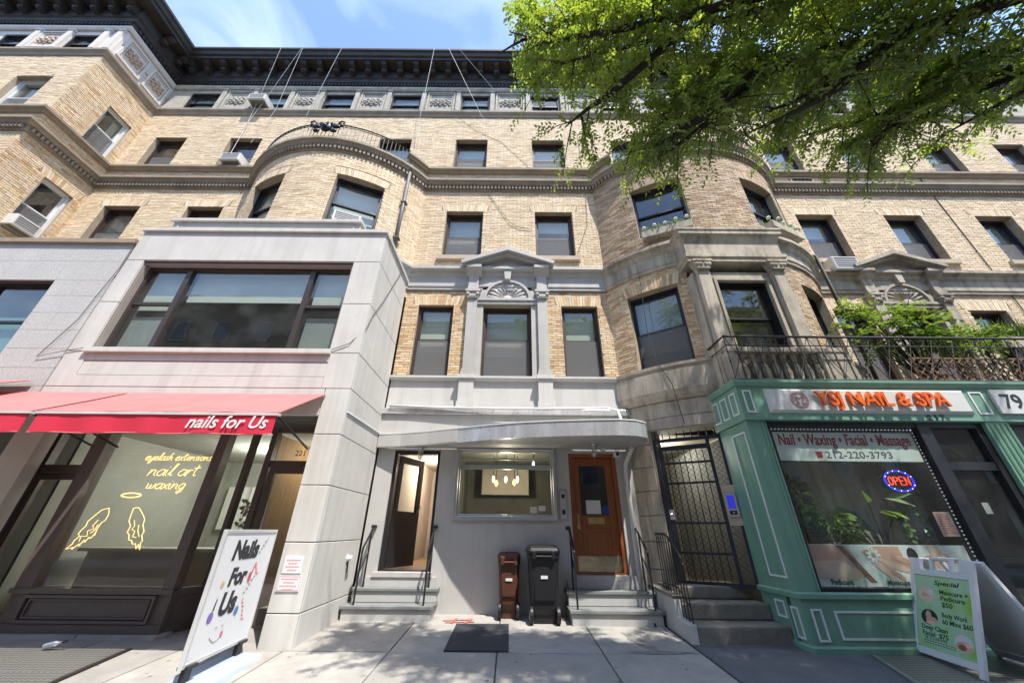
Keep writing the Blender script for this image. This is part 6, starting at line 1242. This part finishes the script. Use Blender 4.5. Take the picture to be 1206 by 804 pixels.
for li, pl in enumerate(limbs):
    pts = [Vector(p) for p in pl]; vis = li < NVIS
    if vis and li in (0, 1, 2, 3, 4, 7): pts = [fork, fork.lerp(pts[0], .5)+Vector((0,0,.4))] + pts
    k = len(pts); rad = [.05*(1-i/(k-1))**.8+.009 for i in range(k)]
    MB().tube(pts, rad, 7).build('limb', K['bark'], T_, smooth=True)
    L0 = [0]; 
    for a, b in zip(pts[:-1], pts[1:]): L0.append(L0[-1]+(b-a).length)
    s = L0[-1]*(.3 if not vis else (.35 if li in (0,1,2,3,4,7) else .1)); st = .155 if vis else .46
    while s < L0[-1]:
        i = max(j for j in range(k) if L0[j] <= s and j < k-1); f = (s-L0[i])/max(1e-6, L0[i+1]-L0[i]); p = pts[i].lerp(pts[i+1], f); d = (pts[i+1]-pts[i]).normalized()
        for q in range(2 if vis else 3):
            v = Vector((r.gauss(0,1), r.gauss(0,1), r.gauss(0,.45))); v = (v - d*v.dot(d)*.5).normalized(); v = (v + d*.5).normalized()
            bl = r.uniform(.28,.75) if vis else r.uniform(.5,1.2); e_ = p + v*bl + Vector((0,0,-.12*bl))
            if e_.y > 5.45: e_.y = 5.45
            if e_.x < .0: continue
            mid = p.lerp(e_, .5)+Vector((0,0,.05)); tw.tube([p, mid, e_], [.011,.008,.004], 4, False)
            tn = r.uniform(.2,.8); ns = 6 if vis else 8
            for w in range(ns):
                g = (w+.8)/ns; o = (p.lerp(mid, g*2) if g < .5 else mid.lerp(e_, g*2-1)); dd = v + Vector((r.uniform(-.9,.9), r.uniform(-.9,.9), r.uniform(-.45,.2)))
                LV.spray(o, dd, r.uniform(.18,.38), r.randint(7,12), .07 if vis else .1, .48, .8, tn)
        s += st
stuff(tw.build('twigs', K['bark'], T_)); LV.build('crown', LM, T_); print('leaves', len(LV.p))
# ------------------------------------------------------------------ balcony plants
t = thing('balcony_sapling', 'leafy potted sapling spreading over the iron balcony railing', 'plant', (8.0, 6.4, 3.6)); MB().lathe([(.2,0),(.26,.3),(.28,.34)], (8.0,6.4,3.61), 12).build('pot', pm('terracotta', (.3,.12,.06), .8, .15, 4, .1, 30), t)
lv = Leaves(3); m = MB(); r = random.Random(8)
for k in range(22):
    e_ = Vector((r.uniform(6.2,9.9), r.uniform(5.95,6.7), r.uniform(4.5,5.95))); p0 = Vector((8.0,6.4,3.9)); md = p0.lerp(e_, .5)+Vector((r.uniform(-.15,.15),0,.3)); m.tube([p0, md, e_], [.02,.012,.005], 5, False)
    for w in range(14):
        o = md.lerp(e_, r.random()); lv.spray(o, (r.uniform(-1,1), r.uniform(-1,.4), r.uniform(-.5,.4)), r.uniform(.2,.4), 7, .1, .62, .8, r.uniform(.2,.9))
m.build('stems', K['bark'], t); lv.build('foliage', LM2, t)
t = thing('balcony_planter', 'long planter of bright green grassy plants on the balcony', 'planter', (10.8, 6.2, 4.3)); MB().box(9.4, 12.5, 6.05, 6.35, 4.5, 4.72).build('box', K['stone'], t); MB().box(9.6, 9.7, 6.1, 6.3, 3.6, 4.5).build('leg', K['iron'], t); MB().box(12.2, 12.3, 6.1, 6.3, 3.6, 4.5).build('leg', K['iron'], t)
lv = Leaves(4)
for k in range(900): x = r.uniform(9.4,12.4); lv.add((x, r.uniform(6.05,6.35), 4.7), (r.uniform(-.5,.5), r.uniform(-.5,.3), 1), (r.uniform(-1,1), -1, .3), r.uniform(.2,.5), .03, r.uniform(.3,1))
lv.build('grass_leaves', LM2, t)
t = thing('balcony_shrub', 'low shrub behind the balcony railing left of the planter', 'plant', (9.3, 6.3, 3.6)); lv = Leaves(5); lv.cloud((9.2,6.2,4.75), (.5,.3,.35), 420, .09, .5, .5); lv.cloud((9.0,6.2,4.1), (.4,.25,.4), 200, .09, .5, .4); MB().tube([(9.2,6.2,3.6),(9.2,6.2,4.7)], .02, 5).build('stem', K['bark'], t); lv.build('foliage', LM2, t)
t = thing('trellis', 'brown diagonal wooden trellis behind the iron balcony railing', 'trellis', (9, 5.95, 3.6)); wdm = pm('brown_trellis_wood', (.2,.11,.06), .8, .2, 4, .1, 30); x0, x1, z0, z1 = 7.3, 12.0, 3.62, 4.2
MB().ring(x0, x1, z0, z1, .025, 5.93, 5.96).build('frame', wdm, t); k = 0; x = x0-.6
while x < x1:
    for s in (1, -1):
        a = max(x, x0); b = min(x+.58, x1)
        if b-a > .05:
            za, zb = z0+(a-x), z0+(b-x)
            if s < 0: za, zb = z1-(a-x), z1-(b-x)
            MB().add([(a-.018,5.94-.008*s,za),(a+.018,5.94-.008*s,za),(b+.018,5.94-.008*s,zb),(b-.018,5.94-.008*s,zb),(a-.018,5.946-.008*s,za),(a+.018,5.946-.008*s,za),(b+.018,5.946-.008*s,zb),(b-.018,5.946-.008*s,zb)],[(0,1,2,3),(7,6,5,4),(0,4,5,1),(2,6,7,3),(1,5,6,2),(0,3,7,4)]).build('lath', wdm, t)
    x += .14
# window boxes on the right bay
for (a, b, c, d), lab in zip(oRB3, ('stone window box with white flowers, left window of the right bay', 'stone window box with white flowers, right window of the right bay')):
    sm = (a+b)/2; th = sm/RB.R; x, y, z = RB(sm, .12, 7.62); M_ = Matrix.Translation((x, y, z)) @ Matrix.Rotation(th, 4, 'Z'); t = thing('window_box', lab, 'planter', (x, y, z), 'window boxes on the right bay')
    m = MB(); m.M = M_; m.box(-.56, .56, -.1, .1, 0, .2); m.build('trough', K['stone'], t, bevel=.01); lv = Leaves(6); fl = MB()
    for k in range(9):
        p = M_ @ Vector((-.5+k*.12, r.uniform(-.06,.02), .24)); lv.cloud(p, (.09,.08,.08), 26, .06, .6, .8)
        if k % 2 == 0: fl.ball(p+Vector((0,-.05,.09)), (.05,.05,.045), 7, 4)
    lv.build('foliage', LM2, t); fl.build('blossoms', K['white'], t)
# plants inside the spa window
def bush(c, rad, n, lab, l0=.09): t = thing('house_plant', lab, 'plant', (c[0], c[1], .1), 'plants in the spa window'); lv = Leaves(int(c[0]*100)); lv.cloud(c, rad, n, l0, .4, .4); MB().tube([(c[0],c[1],.1),(c[0],c[1],c[2])], .02, 5).build('stem', K['bark'], t); lv.build('foliage', LMd, t)
bush((4.5,6.15,1.75), (.3,.16,.45), 700, 'tall bushy plant at the left of the spa window'); bush((5.0,6.15,1.38), (.36,.16,.24), 480, 'low dark fern in the spa window')
t = thing('house_plant', 'broad leaved plant in the middle of the spa window', 'plant', (5.65, 6.2, .1), 'plants in the spa window'); lv = Leaves(9); m = MB()
for k in range(16):
    w = k*2.4; e_ = Vector((5.65+.3*math.cos(w), 6.2+.2*math.sin(w), 1.45+.4*r.random())); m.tube([(5.65,6.2,.9),(5.65+.1*math.cos(w),6.2+.08*math.sin(w),1.3),e_], .012, 5); lv.add(e_, (math.cos(w), math.sin(w)*.6, r.uniform(-.3,.6)), (.2,-.7,.7), .34, .16, r.uniform(.5,1))
m.build('stems', K['bark'], t); lv.build('foliage', LMd, t)
for k, (x, lab) in enumerate(((6.05, 'hanging ivy strand below the OPEN sign'), (6.35, 'hanging ivy strand at the right of the spa window'))):
    t = thing('ivy_strand', lab, 'plant', (x, 6.15, 2.5), 'ivy strands in the spa window'); lv = Leaves(30+k)
    for i in range(110): z = 2.4-i*.013; lv.add((x+r.uniform(-.07,.07)+.03*math.sin(i*.2), 6.15+r.uniform(-.05,.05), z), (r.uniform(-1,1), r.uniform(-1,.3), -.6), (r.uniform(-.5,.5), -1, .6), .075, .055, r.uniform(0,.6))
    MB().tube([(x,6.15,2.5),(x,6.15,.95)], .006, 4).build('stem', K['bark'], t); lv.build('foliage', LMd, t)
# ------------------------------------------------------------------ the other side of the street (seen only in reflections)
O = thing('opposite_apartment_building', 'brown brick apartment block across the street, seen only in window reflections', 'building', (2, -13, -.3)); m = MB(); m.box(-34, 38, -25, -13, -.3, 17.6); m.build('wall', pm('brown_brick_far', (.27,.19,.14), .9, .2, 3, 0), O); m = MB(); m.box(-34.3, 38.3, -25, -12.6, 17.6, 18.1); m.build('cornice', K['stone'], O)
wm = MB().ring(-.65, .65, 0, 1.7, .1, 0, .1).mesh('window', K['stone']); gm_ = MB().box(-.55, .55, -.0, .06, .1, 1.6).mesh('pane', pm('far_glass', (.1,.14,.18), .1, .1, 2, 0))
P = WB[O.name]
for fl_ in range(5):
    for k in range(22):
        o = bpy.data.objects.new('window', wm); col.objects.link(o); o.parent = O; o.location = (-32.5+k*3.2-P[0], -13-P[1], 1.0+fl_*3.3-P[2]); o2 = bpy.data.objects.new('pane', gm_); col.objects.link(o2); o2.parent = o
